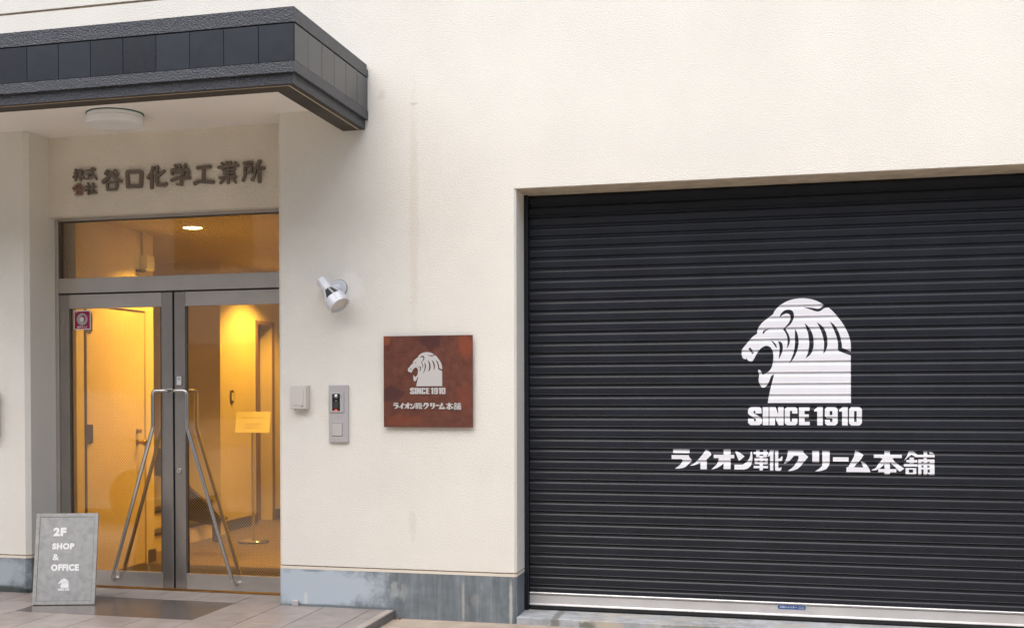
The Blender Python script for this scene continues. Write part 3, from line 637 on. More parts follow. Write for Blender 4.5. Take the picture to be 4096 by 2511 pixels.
# ------------------------------------------------------------------ company name in standing letters on the inner wall
NS = thing('name_letters', 'row of aged bronze company name letters on the shaded wall above the doors', 'sign', (-1.9, YN, 2.93))
SX1, SX2 = 1/5.6, 1/5.3565
GL = [  # glyph name, origin, scale, width factor, strokes (points, width)
 ('a', 1, [([(170,400),(262,388)],36),([(215,308),(213,575)],40),([(208,432),(155,505)],34),([(228,435),(258,470)],28),([(292,318),(278,372)],30),([(285,362),(392,346)],32),([(268,410),(412,396)],34),([(335,308),(330,575)],40),([(322,430),(278,512)],34),([(348,430),(408,532)],38)]),
 ('b', 1, [([(450,352),(660,322)],42),([(600,278),(618,400),(700,542)],44),([(640,285),(668,330)],34),([(462,430),(592,420)],34),([(525,430),(525,515)],38),([(448,532),(602,502)],40)]),
 ('c', 1, [([(272,645),(150,752)],48),([(278,648),(402,742)],48),([(222,732),(332,726)],30),([(178,792),(382,786)],34),([(262,805),(222,880)],38),([(208,888),(345,872)],36),([(332,820),(372,884)],38)]),
 ('d', 1, [([(500,618),(522,660)],36),([(445,702),(552,690)],34),([(532,702),(440,802)],34),([(510,740),(510,890)],40),([(532,762),(562,792)],30),([(580,722),(692,702)],40),([(625,618),(625,840)],42),([(562,852),(712,836)],42)]),
 ('e', 1, [([(975,340),(905,430)],80),([(1122,330),(1198,435)],80),([(1045,385),(960,515),(845,615)],90),([(1045,385),(1130,520),(1285,585)],86),([(955,612),(1185,606)],56),([(948,625),(958,770)],58),([(1178,620),(1160,765)],60),([(940,772),(1172,765)],62)]),
 ('f', 1, [([(1405,372),(1745,365)],88),([(1410,372),(1428,735)],82),([(1738,365),(1722,715)],88),([(1420,700),(1735,690)],88)]),
 ('g', 1, [([(2005,255),(1960,400),(1878,525)],78),([(1972,420),(1968,750)],74),([(2090,245),(2085,620)],82),([(2085,670),(2285,672)],78),([(2290,615),(2300,668)],56),([(2262,345),(2115,465)],68)]),
 ('h', 2, [([(345,255),(378,325)],58),([(440,245),(465,322)],56),([(578,235),(552,318)],60),([(275,375),(640,365)],70),([(275,380),(290,475)],56),([(640,375),(628,480)],66),([(338,432),(560,420)],48),([(558,425),(478,505)],46),([(265,598),(400,545),(672,540)],78),([(485,500),(485,705)],70),([(490,690),(380,680)],40)]),
 ('i', 2, [([(815,328),(1112,298)],80),([(960,320),(956,600)],78),([(755,668),(860,615),(1175,630)],84)]),
 ('j', 2, [([(1335,215),(1378,285)],58),([(1440,195),(1446,285)],56),([(1522,185),(1516,282)],56),([(1622,198),(1592,282)],54),([(1262,318),(1690,268)],66),([(1350,382),(1620,362)],42),([(1368,445),(1602,430)],42),([(1282,540),(1645,508)],60),([(1470,330),(1470,668)],58),([(1402,545),(1305,660)],58),([(1548,545),(1632,640)],62)]),
 ('k', 2, [([(1788,228),(1975,200)],66),([(1825,298),(1965,282)],52),([(1962,285),(1950,425)],52),([(1828,432),(1955,420)],46),([(1825,295),(1818,495),(1778,615)],68),([(2140,165),(2055,280)],76),([(2045,325),(2225,332)],66),([(2042,320),(2012,500),(1965,598)],72),([(2120,365),(2120,640)],74)])]
def name_map(o_):
    ox, oy, sc = ((260, 620, 5.6) if o_ == 1 else (640, 610, 5.3565))
    # drawing sheet -> wall metres (the sheet was measured on the wall at two corners)
    def f(p):
        u = ox+p[0]/sc; v = oy+p[1]/sc
        X = NX(u, v); return X
    return f
def NX(u, v):
    # bilinear chart of the lettered wall between its measured reference points
    a = (u-300)/760.0; b = (v-640)/160.0
    x = (1-a)*((1-b)*C00[0]+b*C01[0])+a*((1-b)*C10[0]+b*C11[0]); z = (1-a)*((1-b)*C00[1]+b*C01[1])+a*((1-b)*C10[1]+b*C11[1])
    return (x, z)
C00, C10, C01, C11 = (0, 0), (0, 0), (0, 0), (0, 0)
C00 = (-2.5521, 3.1837); C10 = (-1.0574, 3.1031); C01 = (-2.5544, 2.8927); C11 = (-1.0588, 2.8252)
k = 0
for gname, o_, strokes in GL:
    f = name_map(o_); mb = MB(); sc = 0.00166/(5.6 if o_ == 1 else 5.3565)
    for pts, wd in strokes:
        lp = stroke([Vector(f(p)) for p in pts], wd*sc*1.02); y = YN-0.022-0.0004*(k % 7); k += 1
        solid(mb, [lp], y, YN-0.006)
    mt = m_oldletter3 if gname == 'c' else m_oldletter
    mb.build('letter', mt, NS)

# ------------------------------------------------------------------ rusted plaque with lion and shop name
PQ = thing('plaque', 'square rusty red steel plaque with pale lion emblem between intercom and shutter', 'sign', (0.195, -0.02, 1.256))
MB().box(-0.105, 0.495, -0.030, -0.024, 1.2560, 1.8500, 0.0006).build('plate', m_rust, PQ)
for xx in (-0.05, 0.44):
    for zz in (1.31, 1.80): MB().tube([(xx, -0.024, zz), (xx, 0.002, zz)], 0.008, 10).build('spacer', m_steel_d, PQ)
k_ = 0.6/354
def pq(u, v): return (-0.105+(u/1431*360)*0.6/355.5, 1.8500-((v/1511*380)-3)*0.594/366)
def pqbox(x0, y0, x1, y1): a = pq(x0, y0); b = pq(x1, y1); return a[0], b[0], a[1], b[1]
q = MB(); solid(q, mp(LION, mapper(LION_BOX, *pqbox(395, 275, 938, 815))), -0.036, -0.0303); q.build('emblem', m_brushed, PQ)
fq = mapper(SINCE_BOX, *pqbox(426, 838, 988, 940))
for ch in SINCE:
    q = MB(); [solid(q, mp(sh, fq), -0.035, -0.0303) for sh in ch]; q.build('letter', m_brushed, PQ)
fq = mapper(KANA_BOX, *pqbox(158, 1075, 1232, 1188))
for ch in KANA:
    q = MB(); [solid(q, mp(sh, fq), -0.035, -0.0303) for sh in ch]; q.build('letter', m_brushed, PQ)

# ------------------------------------------------------------------ outlet box and intercom
OB = thing('outlet_cover', 'small square champagne weatherproof outlet cover on the wall left of the intercom', 'outlet', (-0.687, -0.03, 1.372))
MB().prism([(0.0, 1.376), (-0.040, 1.372), (-0.046, 1.378), (-0.034, 1.530), (0.0, 1.532)], 'x', -0.744, -0.634).build('housing', m_outlet, OB)
MB().prism([(-0.0405, 1.3795), (-0.0535, 1.374), (-0.056, 1.3795), (-0.0435, 1.527), (-0.030, 1.5315)], 'x', -0.753, -0.641).build('lid', m_outlet, OB)
MB().prism([(-0.0510, 1.399), (-0.0585, 1.399), (-0.0500, 1.5065), (-0.0440, 1.5065)], 'x', -0.7425, -0.6605).build('flap', m_outlet, OB)
MB().prism([(-0.0560, 1.3975), (-0.0576, 1.3975), (-0.0574, 1.3990), (-0.0560, 1.3990)], 'x', -0.726, -0.690).build('finger_slot', m_ink, OB)
for i in range(3): MB().box(-0.672, -0.661, -0.0580, -0.0550, 1.3885+i*0.0032, 1.3898+i*0.0032).build('vent_line', m_ink, OB)
MB().tube([(-0.73, -0.02, 1.374), (-0.73, -0.02, 1.366)], 0.003, 8).build('screw', m_ink, OB); MB().tube([(-0.66, -0.02, 1.374), (-0.66, -0.02, 1.366)], 0.003, 8).build('screw', m_ink, OB)

IC = thing('intercom', 'tall narrow silver intercom panel with black camera unit and doorbell switch', 'intercom', (-0.425, -0.01, 1.153))
MB().box(-0.4925, -0.3565, -0.022, 0.002, 1.1530, 1.5320, 0.0025).build('panel', m_plate, IC)
MB().box(-0.4835, -0.3835, -0.030, -0.0225, 1.3500, 1.4855, 0.0035).build('camera_housing', m_plate, IC)
MB().box(-0.4640, -0.4090, -0.0315, -0.0301, 1.3625, 1.4740, 0.0005).build('black_face', m_blackp, IC)
MB().lathe((-0.4365, -0.0316, 1.4590), (0, -1, 0), [(0, 0.0115), (0.003, 0.0115), (0.0055, 0.008), (0.0072, 0.003)], 20).build('camera_lens', m_chrome, IC)
MB().lathe((-0.4365, -0.0316, 1.4590), (0, -1, 0), [(0, 0.0145), (0.0012, 0.014)], 20).build('lens_ring', m_ink, IC)
for i in range(5): MB().box(-0.4525+i*0.0068, -0.4495+i*0.0068, -0.0322, -0.0316, 1.3800, 1.4225).build('speaker_slot', m_steel_d, IC)
MB().box(-0.4425, -0.4305, -0.0322, -0.0316, 1.4280, 1.4305).build('sensor', m_stick_g2, IC)
MB().box(-0.4440, -0.4290, -0.0325, -0.0316, 1.3655, 1.3690).build('red_led', m_led, IC)
MB().box(-0.4010, -0.3990, -0.0305, -0.0301, 1.4460, 1.4640).build('microphone_slot', m_ink, IC)
MB().box(-0.4695, -0.3935, -0.0228, -0.0222, 1.1820, 1.2910).build('switch_frame', m_plate2, IC)
MB().box(-0.4675, -0.3955, -0.0233, -0.0229, 1.1935, 1.2825).build('switch_gap', m_steel_d, IC)
MB().box(-0.4658, -0.3968, -0.0290, -0.0234, 1.1960, 1.2800, 0.002).build('switch', m_plate2, IC)

# ------------------------------------------------------------------ wall spotlight
SP = thing('wall_spotlight', 'silver wall spotlight with short tube and wide round head aimed down', 'lamp', (-0.363, -0.01, 2.17))
mc = Vector((-0.4218, 0.0, 2.1757)); pt0 = Vector((-0.5222, -0.075, 2.2282)); pt1 = Vector((-0.3684, -0.135, 2.0428))
MB().lathe(mc, (0, -1, 0), [(0, 0.055), (0.016, 0.055), (0.021, 0.052), (0.025, 0.050)], 40).build('wall_mount', m_silver, SP)
MB().lathe(mc, (0, -1, 0), [(0, 0.056), (0.002, 0.0575), (0.0045, 0.0575)], 40).build('gasket', m_ink, SP)
ax = (pt1-pt0).normalized(); ln = (pt1-pt0).length
MB().tube([mc+Vector((0, -0.015, 0)), mc.lerp(pt0+ax*0.09, 0.5)+Vector((0, -0.02, 0)), pt0+ax*0.085], 0.024, 16).build('arm', m_silver, SP)
MB().lathe(pt0, ax, [(-0.003, 0.028), (0.0, 0.0325), (0.005, 0.0365), (0.100, 0.0365), (0.102, 0.034)], 36).build('tube', m_silver, SP)
MB().lathe(pt0+ax*0.100, ax, [(0, 0.030), (ln-0.172, 0.052)], 24).build('lamp_neck', m_ink, SP)
ref = ax.cross(Vector((0, 0, 1))).normalized(); rf2 = ax.cross(ref)
for a in (15, 75, 135, 195, 255, 315):
    d1 = ref*math.cos(math.radians(a))+rf2*math.sin(math.radians(a))
    MB().tube([pt0+ax*0.098+d1*0.033, pt0+ax*(ln-0.066)+d1*0.070], 0.0065, 8).build('strut', m_silver, SP)
hb = pt0+ax*(ln-0.074)
MB().lathe(hb, ax, [(0, 0.055), (0.0, 0.071), (0.004, 0.0755), (0.054, 0.0765), (0.055, 0.0745), (0.057, 0.0745), (0.058, 0.0765), (0.068, 0.0765), (0.070, 0.0745), (0.070, 0.066), (0.052, 0.063), (0.050, 0.060)], 48).build('head', m_silver, SP)
MB().lathe(hb+ax*0.052, ax, [(0, 0.064), (0.003, 0.058), (0.006, 0.03)], 40).build('lens', m_outlet, SP)

# ------------------------------------------------------------------ round ceiling light under the canopy
CLt = thing('ceiling_light', 'round white drum lamp on the soffit under the canopy', 'lamp', (-1.91, -0.29, ZS))
MB().lathe((-1.91, -0.29, ZS), (0, 0, -1), [(0, 0.192), (0.005, 0.192), (0.0065, 0.185)], 48).build('gasket', m_green, CLt)
MB().lathe((-1.91, -0.29, ZS-0.007), (0, 0, -1), [(0, 0.186), (0.022, 0.188), (0.023, 0.18)], 48).build('base', m_opal, CLt)
MB().lathe((-1.91, -0.29, ZS-0.030), (0, 0, -1), [(0, 0.185), (0.004, 0.189), (0.038, 0.189), (0.044, 0.184), (0.047, 0.172), (0.048, 0.10), (0.0485, 0.001)], 48).build('cover', m_opal, CLt)

# ------------------------------------------------------------------ porch platform with tiles
PF = thing('porch_floor', loc=(-1.5, -0.7, 0)); PF['kind'] = 'structure'
XE = -0.040
MB().box(-6.5, XE-0.004, -1.62, -0.0015, -0.1, 0.0455).build('mortar_bed', m_grout, PF)
MB().box(XL-0.003, XR-0.0005, -0.0015, 0.42, -0.1, 0.0455).build('mortar_bed', m_grout, PF)
xs = [-6.46+0.32*i for i in range(0, 13)]+[-2.14, -1.82, -1.498, -1.178, -0.849, -0.535, -0.205]
xs = sorted(set(round(v, 3) for v in xs if v < -2.2)) + [-2.14, -1.82, -1.498, -1.178, -0.849, -0.535, -0.205]
xs = [-2.46-0.32*i for i in range(12, -1, -1)]+[-2.14, -1.82, -1.498, -1.178, -0.849, -0.535, -0.205]
ys = [-1.62, -1.305, -0.985, -0.665, -0.345, -0.0025]
g = 0.0030
tcache = {}
def tile_at(x0, x1, y0, y1, m=m_tile, nm='tile'):
    key = (round(x1-x0, 3), round(y1-y0, 3), m.name)
    if key not in tcache:
        w2, d2 = (x1-x0)/2-g, (y1-y0)/2-g
        tcache[key] = MB().box(-w2, w2, -d2, d2, 0.0, 0.0125, 0.001).build(nm, m, PF, origin=(0, 0, 0)); o = tcache[key]
    else: o = tcache[key].copy(); COL.objects.link(o); o.parent = PF
    o.location = Vector(((x0+x1)/2, (y0+y1)/2, 0.0415+random.uniform(-.0003, .0003)))-org(PF)
for i in range(len(xs)-1):
    for j in range(len(ys)-1):
        if -2.47 < xs[i] < -1.2 and ys[j] > -0.70: continue
        tile_at(xs[i], xs[i+1], ys[j], ys[j+1])
for j in range(len(ys)-1):   # narrow ribbed nosing tiles along the edge
    tile_at(-0.205, XE-0.0005, ys[j], ys[j+1])
    for q_ in range(4): MB().box(-0.092+q_*0.011, -0.088+q_*0.011, ys[j]+0.004, ys[j+1]-0.004, 0.0535, 0.0556).build('anti_slip_rib', m_grout, PF)
    MB().box(XE-0.0035, XE, ys[j]+0.002, ys[j+1]-0.002, 0.026, 0.0530, 0.0008).build('edge_tile', m_nosing, PF)
    MB().box(XE-0.0035, XE-0.001, ys[j]+0.002, ys[j+1]-0.002, -0.01, 0.0235).build('edge_tile', m_nosing, PF)
xd = [XL+0.001, -2.47, -2.145, -1.84, -1.505, -1.18, XR-0.001]
for i in range(len(xd)-1): tile_at(xd[i], xd[i+1], -0.0005, 0.35)
dm = MB().box(-2.4765, -1.1805, -0.6615, -0.0055, 0.040, 0.0530, 0.0008).build('doormat', m_mat); tag(dm, 'large dark smooth mat slab set into the porch tiles before the doors', 'doormat')

# ------------------------------------------------------------------ small things on wall foot and ground
ds = thing('door_stop', 'small grey metal stop fixed at the foot of the plinth beside the doors', 'door stop', (-0.739, -0.012, 0.054))
MB().box(-0.763, -0.716, -0.022, 0.0008, 0.0545, 0.0900, 0.003).build('body', m_plate, ds)
lf = MB()
for i in range(7):
    a = random.uniform(0, 6.28); cx_, cy_ = -0.018+random.uniform(-.014, .02), -0.035+random.uniform(-.012, .012); l_ = random.uniform(.008, .014)
    d = Vector((math.cos(a), math.sin(a))); n_ = Vector((-d.y, d.x))*0.4
    P_ = [Vector((cx_, cy_))+d*l_, Vector((cx_, cy_))+n_*l_, Vector((cx_, cy_))-d*l_, Vector((cx_, cy_))-n_*l_]
    lf.add([(P_[0].x, P_[0].y, 0.003), (P_[1].x, P_[1].y, 0.010), (P_[2].x, P_[2].y, 0.002), (P_[3].x, P_[3].y, 0.008)], [(0, 1, 2), (0, 2, 3)])
tag(lf.build('fallen_leaves', m_leaf), 'tiny dry reddish leaves lying at the corner of the porch step', 'leaves')
bb = MB().box(-3.50, -3.021, -0.06, -0.002, 1.17, 1.492).build('wall_board', m_brownb)
tag(bb, 'brown board on the left pillar, only its edge inside the photo', 'board')

# ------------------------------------------------------------------ zinc sign board on the porch
A0 = Vector((-2.468, -0.452, ZF)); A1 = Vector((-2.071, -0.322, ZF))
ang = math.atan2(A1.y-A0.y, A1.x-A0.x); SW = (A1-A0).length; SHT = 0.612; LEAN = math.radians(13)
AB = thing('floor_sign', 'grey zinc sandwich board with white shop and office lettering standing on the porch', 'sign', (A0+A1)/2, rot=(0, 0, ang))
def lean(mb, s=1):
    mb.v = [(x, s*(y*math.cos(LEAN)+z*math.sin(LEAN)), z*math.cos(LEAN)-y*math.sin(LEAN)*1.0+0.0035) for x, y, z in mb.v]; return mb
H2 = SHT/math.cos(LEAN)*0.985
hw = SW/2
def ab(name, mb, m, sgn=1, y_off=0.0):
    lean(mb, 1)
    if sgn < 0:
        T = 2*H2*math.sin(LEAN)+0.03
        mb.v = [(x, T-y, z) for x, y, z in mb.v]
    return mb.build(name, m, AB, local=True)
ab('panel', MB().box(-hw+0.006, hw-0.006, 0.001, 0.016, 0.004, H2-0.004), m_zinc)
fw_ = 0.0235
def strip(x0, x1, z0, z1, horiz):
    mb = MB().prism([(x0, z0), (x1, z0), (x1-0 if not horiz else x1, z1), (x0, z1)], 'y', -0.0035, 0.018)
    nn = 10 if horiz else 12
    for i in range(nn):
        if horiz: cx_, cz_ = x0+(x1-x0)*(i+0.6)/(nn+0.2), (z0+z1)/2
        else: cx_, cz_ = (x0+x1)/2, z0+(z1-z0)*(i+0.6)/(nn+0.2)
        mb.lathe((cx_, -0.0035, cz_), (0, -1, 0), [(0, 0.0038), (0.0014, 0.0030), (0.002, 0.001)], 8)
    return mb
ab('seam', MB().prism([(-hw+fw_, fw_), (hw-fw_, fw_), (hw-fw_, H2-fw_), (-hw+fw_, H2-fw_)], 'y', -0.0002, 0.002).box(0,0.001,0.003,0.004,0.1,0.101), m_steel_d)
ab('panel_sheet', MB().box(-hw+fw_+0.0022, hw-fw_-0.0022, -0.0003, 0.0008, fw_+0.0022, H2-fw_-0.0022), m_zinc)
ab('edge_strip', strip(-hw, -hw+fw_, 0.0, H2, False), m_zinc2)
ab('edge_strip', strip(hw-fw_, hw, 0.0, H2, False), m_zinc2)
ab('edge_strip', strip(-hw+fw_+0.0008, hw-fw_-0.0008, 0.0, fw_, True), m_zinc2)
ab('edge_strip', strip(-hw+fw_+0.0008, hw-fw_-0.0008, H2-fw_, H2, True), m_zinc2)
ab('support_leg', MB().box(-0.12, 0.04, 0.001, 0.012, 0.0, H2*0.9), m_zinc, -1)
def sgn_xy(px, py): return (-hw+(px-290)/556*SW, H2*(1-(py-306)/858))
def sgn_text(txt, x0, y0, x1, y1, bold):
    V, F = text_mesh(txt, m_white, bold, spacing=1.12); a0 = min(v.x for v in V); a1 = max(v.x for v in V); b0 = min(v.y for v in V); b1 = max(v.y for v in V)
    X0, Z1 = sgn_xy(x0, y0); X1, Z0 = sgn_xy(x1, y1)
    mb = MB().add([(X0+(v.x-a0)/(a1-a0)*(X1-X0), -0.0008, Z0+(v.y-b0)/(b1-b0)*(Z1-Z0)) for v in V], F)
    ab('lettering', mb, m_white)
sgn_text('2F', 447, 440, 563, 522, 0.062); sgn_text('SHOP', 443, 588, 641, 648, 0.062); sgn_text('&', 451, 690, 509, 750, 0.025); sgn_text('OFFICE', 441, 786, 691, 850, 0.062)
X0, Z1 = sgn_xy(512, 922); X1, Z0 = sgn_xy(607, 1009)
mb = MB()
v2, tr_ = tess(mp(LION, mapper(LION_BOX, X0, X1, Z1, Z0))); mb.add([(x, -0.0008, z) for x, z in v2], tr_); ab('emblem', mb, m_white)
X0, Z1 = sgn_xy(515, 1014); X1, Z0 = sgn_xy(615, 1033); f = mapper(SINCE_BOX, X0, X1, Z1, Z0); mb = MB()
for ch in SINCE:
    for sh in ch: v2, tr_ = tess(mp(sh, f)); mb.add([(x, -0.0008, z) for x, z in v2], tr_)
ab('lettering', mb, m_white)

# ------------------------------------------------------------------ hallway behind the doors
ZI, ZC = 0.062, 2.815
XA, XB, XD = -2.69, -4.1, -3.05
hf = MB().box(-4.3, -0.55, YD+0.061, 8.0, -0.05, ZI).build('hallway_floor', m_hfloor, kind='structure')
MB().box(-4.3, -0.5, YD+0.12, 8.0, ZC, ZC+0.1).build('hallway_ceiling', m_hall_c, kind='structure')
HW = thing('hallway_walls', loc=(-2, 3, ZI)); HW['kind'] = 'structure'
MB().box(XL-0.2, XA, YD+0.115, 0.585, ZI, ZC).build('wall', m_hall, HW)
MB().box(XL-0.2, XA, 1.545, 1.665, ZI, ZC).build('wall', m_hall, HW)
MB().box(XL-0.2, XA, 0.585, 1.545, 2.19, ZC).build('wall', m_hall, HW)
MB().box(-4.3, -4.15, 1.6, 3.7, ZI, ZC).build('wall', m_hall, HW)
MB().box(-4.2, XL-0.2, 1.60, 1.665, ZI, ZC).build('wall', m_hall, HW)
MB().box(-4.3, XD, 3.72, 3.86, ZI, ZC).build('wall', m_hall, HW)
MB().box(XD-0.14, XD, 3.8605, 4.63, ZI, ZC).build('wall', m_hall, HW)
MB().box(XD-0.14, XD, 4.63, 5.05, 2.27, ZC).build('wall', m_hall, HW)
MB().box(XD-0.14, XD, 5.05, 8.0, ZI, ZC).build('wall', m_hall, HW)
MB().box(XD-0.16, XD-0.145, 4.60, 5.10, ZI, 2.40).build('far_door', m_hdoor, HW)
MB().box(-0.60, -0.50, YD+0.115, 8.0, ZI, ZC).build('wall', m_hall, HW)
MB().box(-4.3, -0.5, 8.0, 8.1, ZI, ZC).build('wall', m_hall, HW)
MB().box(XD+0.0005, XD+0.012, 3.72, 4.63, ZI, ZI+0.11).build('skirting', m_skirt, HW)
MB().box(XD+0.0005, XD+0.012, 5.05, 7.9, ZI, ZI+0.11).build('skirting', m_skirt, HW)
MB().box(-4.1, XD+0.012, 3.708, 3.7195, ZI, ZI+0.11).build('skirting', m_skirt, HW)
MB().box(XD-0.14, XD+0.02, 4.60, 4.628, ZI, 2.268).build('door_frame', m_hdoor, HW)
MB().box(XD-0.14, XD+0.02, 5.052, 5.085, ZI, 2.268).build('door_frame', m_hdoor, HW)
MB().box(XD-0.14, XD+0.02, 4.63, 5.05, 2.235, 2.268).build('door_frame', m_hdoor, HW)
MB().box(XA+0.0005, XA+0.010, 1.548, 1.675, ZI, ZI+0.11).build('skirting', m_skirt, HW)
cp = MB().box(-2.66, -0.62, YD+0.075, 1.50, ZI+0.0005, ZI+0.008).build('entrance_carpet', m_carpet); tag(cp, 'dark brown carpet strip on the hall floor just behind the doors', 'carpet')
# interior side door on the left hall wall
ID = thing('interior_door', loc=(XA, 1.06-0.2, ZI)); ID.parent = B; ID['label'] = 'cream side door inside the hall, seen through the left glass door'
MB().box(XA-0.045, XA-0.010, 0.610, 1.520, ZI+0.01, 2.160).build('panel', m_idoor, ID)
MB().box(XA-0.06, XA+0.006, 0.5855, 0.6095, ZI, 2.189).build('frame', m_dark, ID); MB().box(XA-0.06, XA+0.006, 1.5205, 1.5445, ZI, 2.189).build('frame', m_idoor, ID); MB().box(XA-0.06, XA+0.006, 0.6095, 1.5205, 2.165, 2.189).build('frame', m_idoor, ID)
for zz in (1.955, 1.10): MB().box(XA-0.010, XA+0.004, 0.611, 0.700, zz, zz+0.145, 0.002).build('hinge', m_dark, ID)
MB().lathe((XA-0.01, 1.40, 1.172), (1, 0, 0), [(0, 0.022), (0.006, 0.022), (0.012, 0.012), (0.03, 0.012), (0.034, 0.02)], 16).build('thumb_turn', m_brass, ID)
MB().lathe((XA-0.01, 1.40, 1.078), (1, 0, 0), [(0, 0.024), (0.006, 0.024), (0.010, 0.012), (0.05, 0.012), (0.055, 0.024), (0.075, 0.026), (0.085, 0.02)], 16).build('knob', m_brass, ID)
# conduit and box high on the left hall wall
JB = thing('junction_box', 'small pale box with conduit high on the hall wall behind the transom', 'box', (XA+0.03, 1.50, 2.50))
MB().box(XA+0.0005, XA+0.07, 1.44, 1.565, 2.500, 2.622, 0.003).build('cover', m_card, JB); MB().tube([(XA+0.02, 1.47, 2.622), (XA+0.02, 1.47, ZC)], 0.016, 10).build('conduit', m_hall, JB)
MB().box(XA+0.0005, XA+0.05, 1.37, 1.45, 2.478, 2.4995, 0.002).build('bracket', m_dark, JB)
# light switch on the far wall
sw = thing('light_switch', 'narrow brass switch plate on the bright far hall wall', 'switch', (XD, 3.99, 1.378))
MB().box(XD+0.0005, XD+0.008, 3.945, 4.035, 1.378, 1.513, 0.001).build('plate', m_brass, sw); MB().box(XD+0.008, XD+0.014, 3.970, 4.010, 1.405, 1.485, 0.001).build('rocker', m_card, sw)
# staircase in the nook, climbing to the left
SC = thing('staircase', 'dark hall staircase seen through the lower glass between the doors', 'stairs', (-3.3, 3.1, ZI))
for i in range(2):
    x1 = -2.98-0.0-i*0.17
    MB().box(x1-0.17, x1, 2.2, 3.70, ZI, ZI+0.17*(i+1)-0.025).build('riser', m_idoor, SC)
    MB().box(x1-0.17, x1+0.015, 2.2, 3.70, ZI+0.17*(i+1)-0.0245, ZI+0.17*(i+1)).build('tread', m_dark, SC)
MB().prism([(-3.421, 0.957), (-3.32, 0.946), (-3.044, 0.577), (-2.835, 0.409), (-2.739, 0.285), (-2.741, 0.07), (-2.798, 0.068), (-2.802, 0.223), (-3.053, 0.27), (-3.321, 0.681), (-3.423, 0.691)], 'y', 3.0, 3.06).build('stringer', m_dark, SC)
# notice stand
NSd = thing('notice_stand', 'yellow-lit notice card on a slim pole with round base in the hall', 'notice stand', (-2.415, 3.09, ZI))
MB().lathe((-2.415, 3.09, ZI), (0, 0, 1), [(0, 0.148), (0.014, 0.150)], 40).build('base_rim', m_rubber, NSd)
MB().lathe((-2.415, 3.09, ZI+0.0142), (0, 0, 1), [(0, 0.150), (0.006, 0.150), (0.010, 0.145), (0.018, 0.06), (0.026, 0.02)], 40).build('base', m_chrome, NSd)
MB().tube([(-2.415, 3.09, ZI+0.02), (-2.415, 3.09, 1.12)], 0.0155, 12).build('pole', m_chrome, NSd)
def card(mb): return mb
y_ = 3.06
MB().prism([(y_, 1.108), (y_+0.004, 1.108), (y_+0.045, 1.305), (y_+0.041, 1.305)], 'x', -2.588, -2.236).build('card', m_card, NSd)
for zz, a, b in ((1.248, -2.53, -2.30), (1.19, -2.49, -2.33), (1.172, -2.48, -2.35), (1.150, -2.49, -2.34)):
    yy = y_+(zz-1.108)/0.197*0.041-0.0012
    xx = a
    mb = MB()
    while xx < b:
        w_ = random.uniform(0.006, 0.012); mb.box(xx, xx+w_, yy-0.0004, yy, zz-0.003, zz+0.003); xx += w_+0.004
    mb.build('print_line', m_ink2, NSd)
# downlights
def downlight(x, y, label, power, grp='downlights in the hall ceiling'):
    d_ = thing('downlight', label, 'lamp', (x, y, ZC), grp)
    MB().lathe((x, y, ZC), (0, 0, -1), [(0, 0.088), (0.004, 0.086), (0.0045, 0.078)], 32).build('trim', m_white, d_)
    MB().lathe((x, y, ZC-0.0046), (0, 0, -1), [(0, 0.077), (0.0015, 0.075)], 32).build('lens', m_lamp, d_)
    l_ = bpy.data.lights.new('downlight_lamp', 'SPOT'); l_.energy = power; l_.color = (1.0, 0.52, 0.05); l_.spot_size = math.radians(125); l_.spot_blend = 0.5; l_.shadow_soft_size = 0.05
    lo = bpy.data.objects.new('downlight_lamp', l_); COL.objects.link(lo); lo.parent = d_; lo.location = (0, 0, -0.012)
downlight(-2.149, 1.321, 'glowing round downlight seen through the transom', 200)
downlight(-2.45, 4.30, 'far hall downlight hidden behind the transom bar', 260)
downlight(-1.50, 1.95, 'hall downlight nearest the right hall wall', 200)

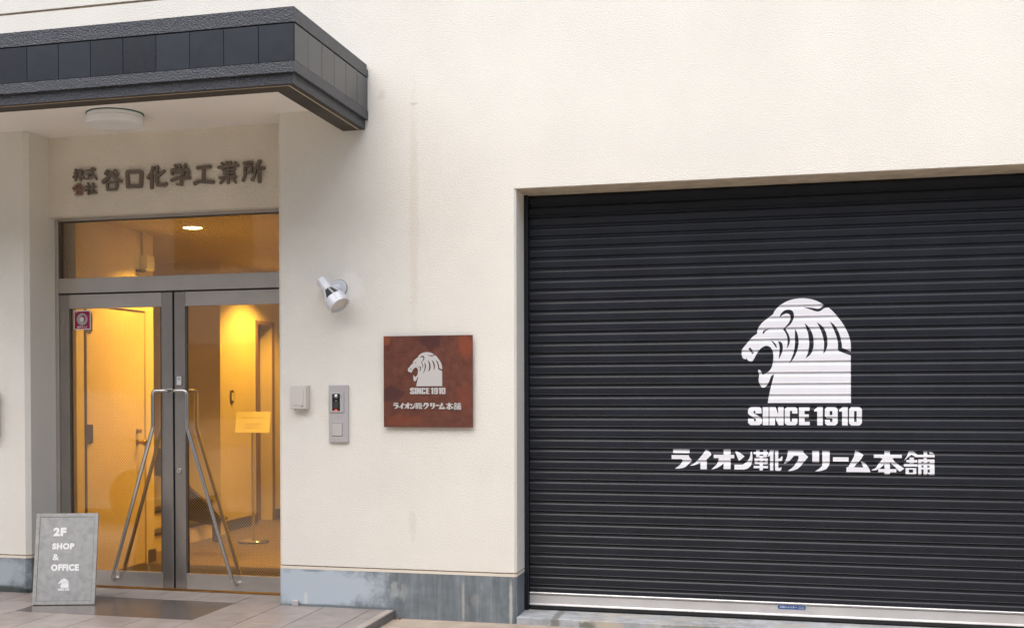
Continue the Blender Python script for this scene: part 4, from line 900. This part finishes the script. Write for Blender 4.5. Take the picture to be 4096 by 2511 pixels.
# ------------------------------------------------------------------ street side opposite (behind the camera, unseen; sized and toned to shade the facade and its reflections)
OP = thing('building_across_street', 'plain grey building across the street, unseen behind the viewer, sized to shade the facade', 'building', (0, -12.5, 0))
MB().box(-30, 26, -20, -12.5, 0, 8.2).build('wall', m_opp, OP)
for i in range(14):
    for j in range(2):
        MB().box(-28+i*3.9, -26.4+i*3.9, -12.52, -12.49, 1.0+j*2.8, 2.4+j*2.8).build('window', m_oppw, OP)

# parked car on the street, out of frame, seen only mirrored in the door glass
CR = thing('parked_car', 'pale parked hatchback across the street, seen as a reflection in the door glass', 'car', (-6.2, -4.9, 0))
m_car = mat('car_paint_pale', (0.78, 0.78, 0.79), rough=0.15, metal=0.3, coat=1.0); m_cw = mat('car_window', (0.03, 0.035, 0.04), rough=0.05)
low = [(-8.1, 0.35), (-8.15, 0.75), (-8.0, 0.95), (-4.95, 0.98), (-3.95, 0.82), (-3.85, 0.55), (-3.9, 0.3)]
cab = [(-8.0, 0.95), (-7.75, 1.35), (-7.2, 1.49), (-6.3, 1.53), (-5.6, 1.50), (-5.15, 1.36), (-4.55, 1.04), (-4.5, 0.96)]
MB().prism(low, 'y', -5.7, -4.05).build('body', m_car, CR)
n = len(cab); v = [(x, -4.10-0.22*max(0, z-0.95)/0.58, z) for x, z in cab]+[(x, -5.65+0.22*max(0, z-0.95)/0.58, z) for x, z in cab]
MB().add(v, [tuple(range(n)), tuple(range(2*n-1, n-1, -1))]+[(i, i+n, (i+1) % n+n, (i+1) % n) for i in range(n)]).build('cabin', m_car, CR)
for a, b in ((-7.5, -6.45), (-6.37, -5.3)):
    q = [(a, 1.0), (a+0.1, 1.40), (b-0.15, 1.42), (b, 1.0)]
    MB().add([(x, -4.095-0.22*max(0, z-0.95)/0.58+0.006, z) for x, z in q], [(0, 1, 2, 3)]).build('side_window', m_cw, CR)
for x in (-7.4, -4.65):
    for y0, y1 in ((-4.22, -4.03), (-5.72, -5.53)): MB().lathe((x, y0, 0.31), (0, 1, 0), [(0, 0.28), (0.02, 0.31), (0.17, 0.31), (0.19, 0.28)], 28).build('wheel', m_rubber, CR)
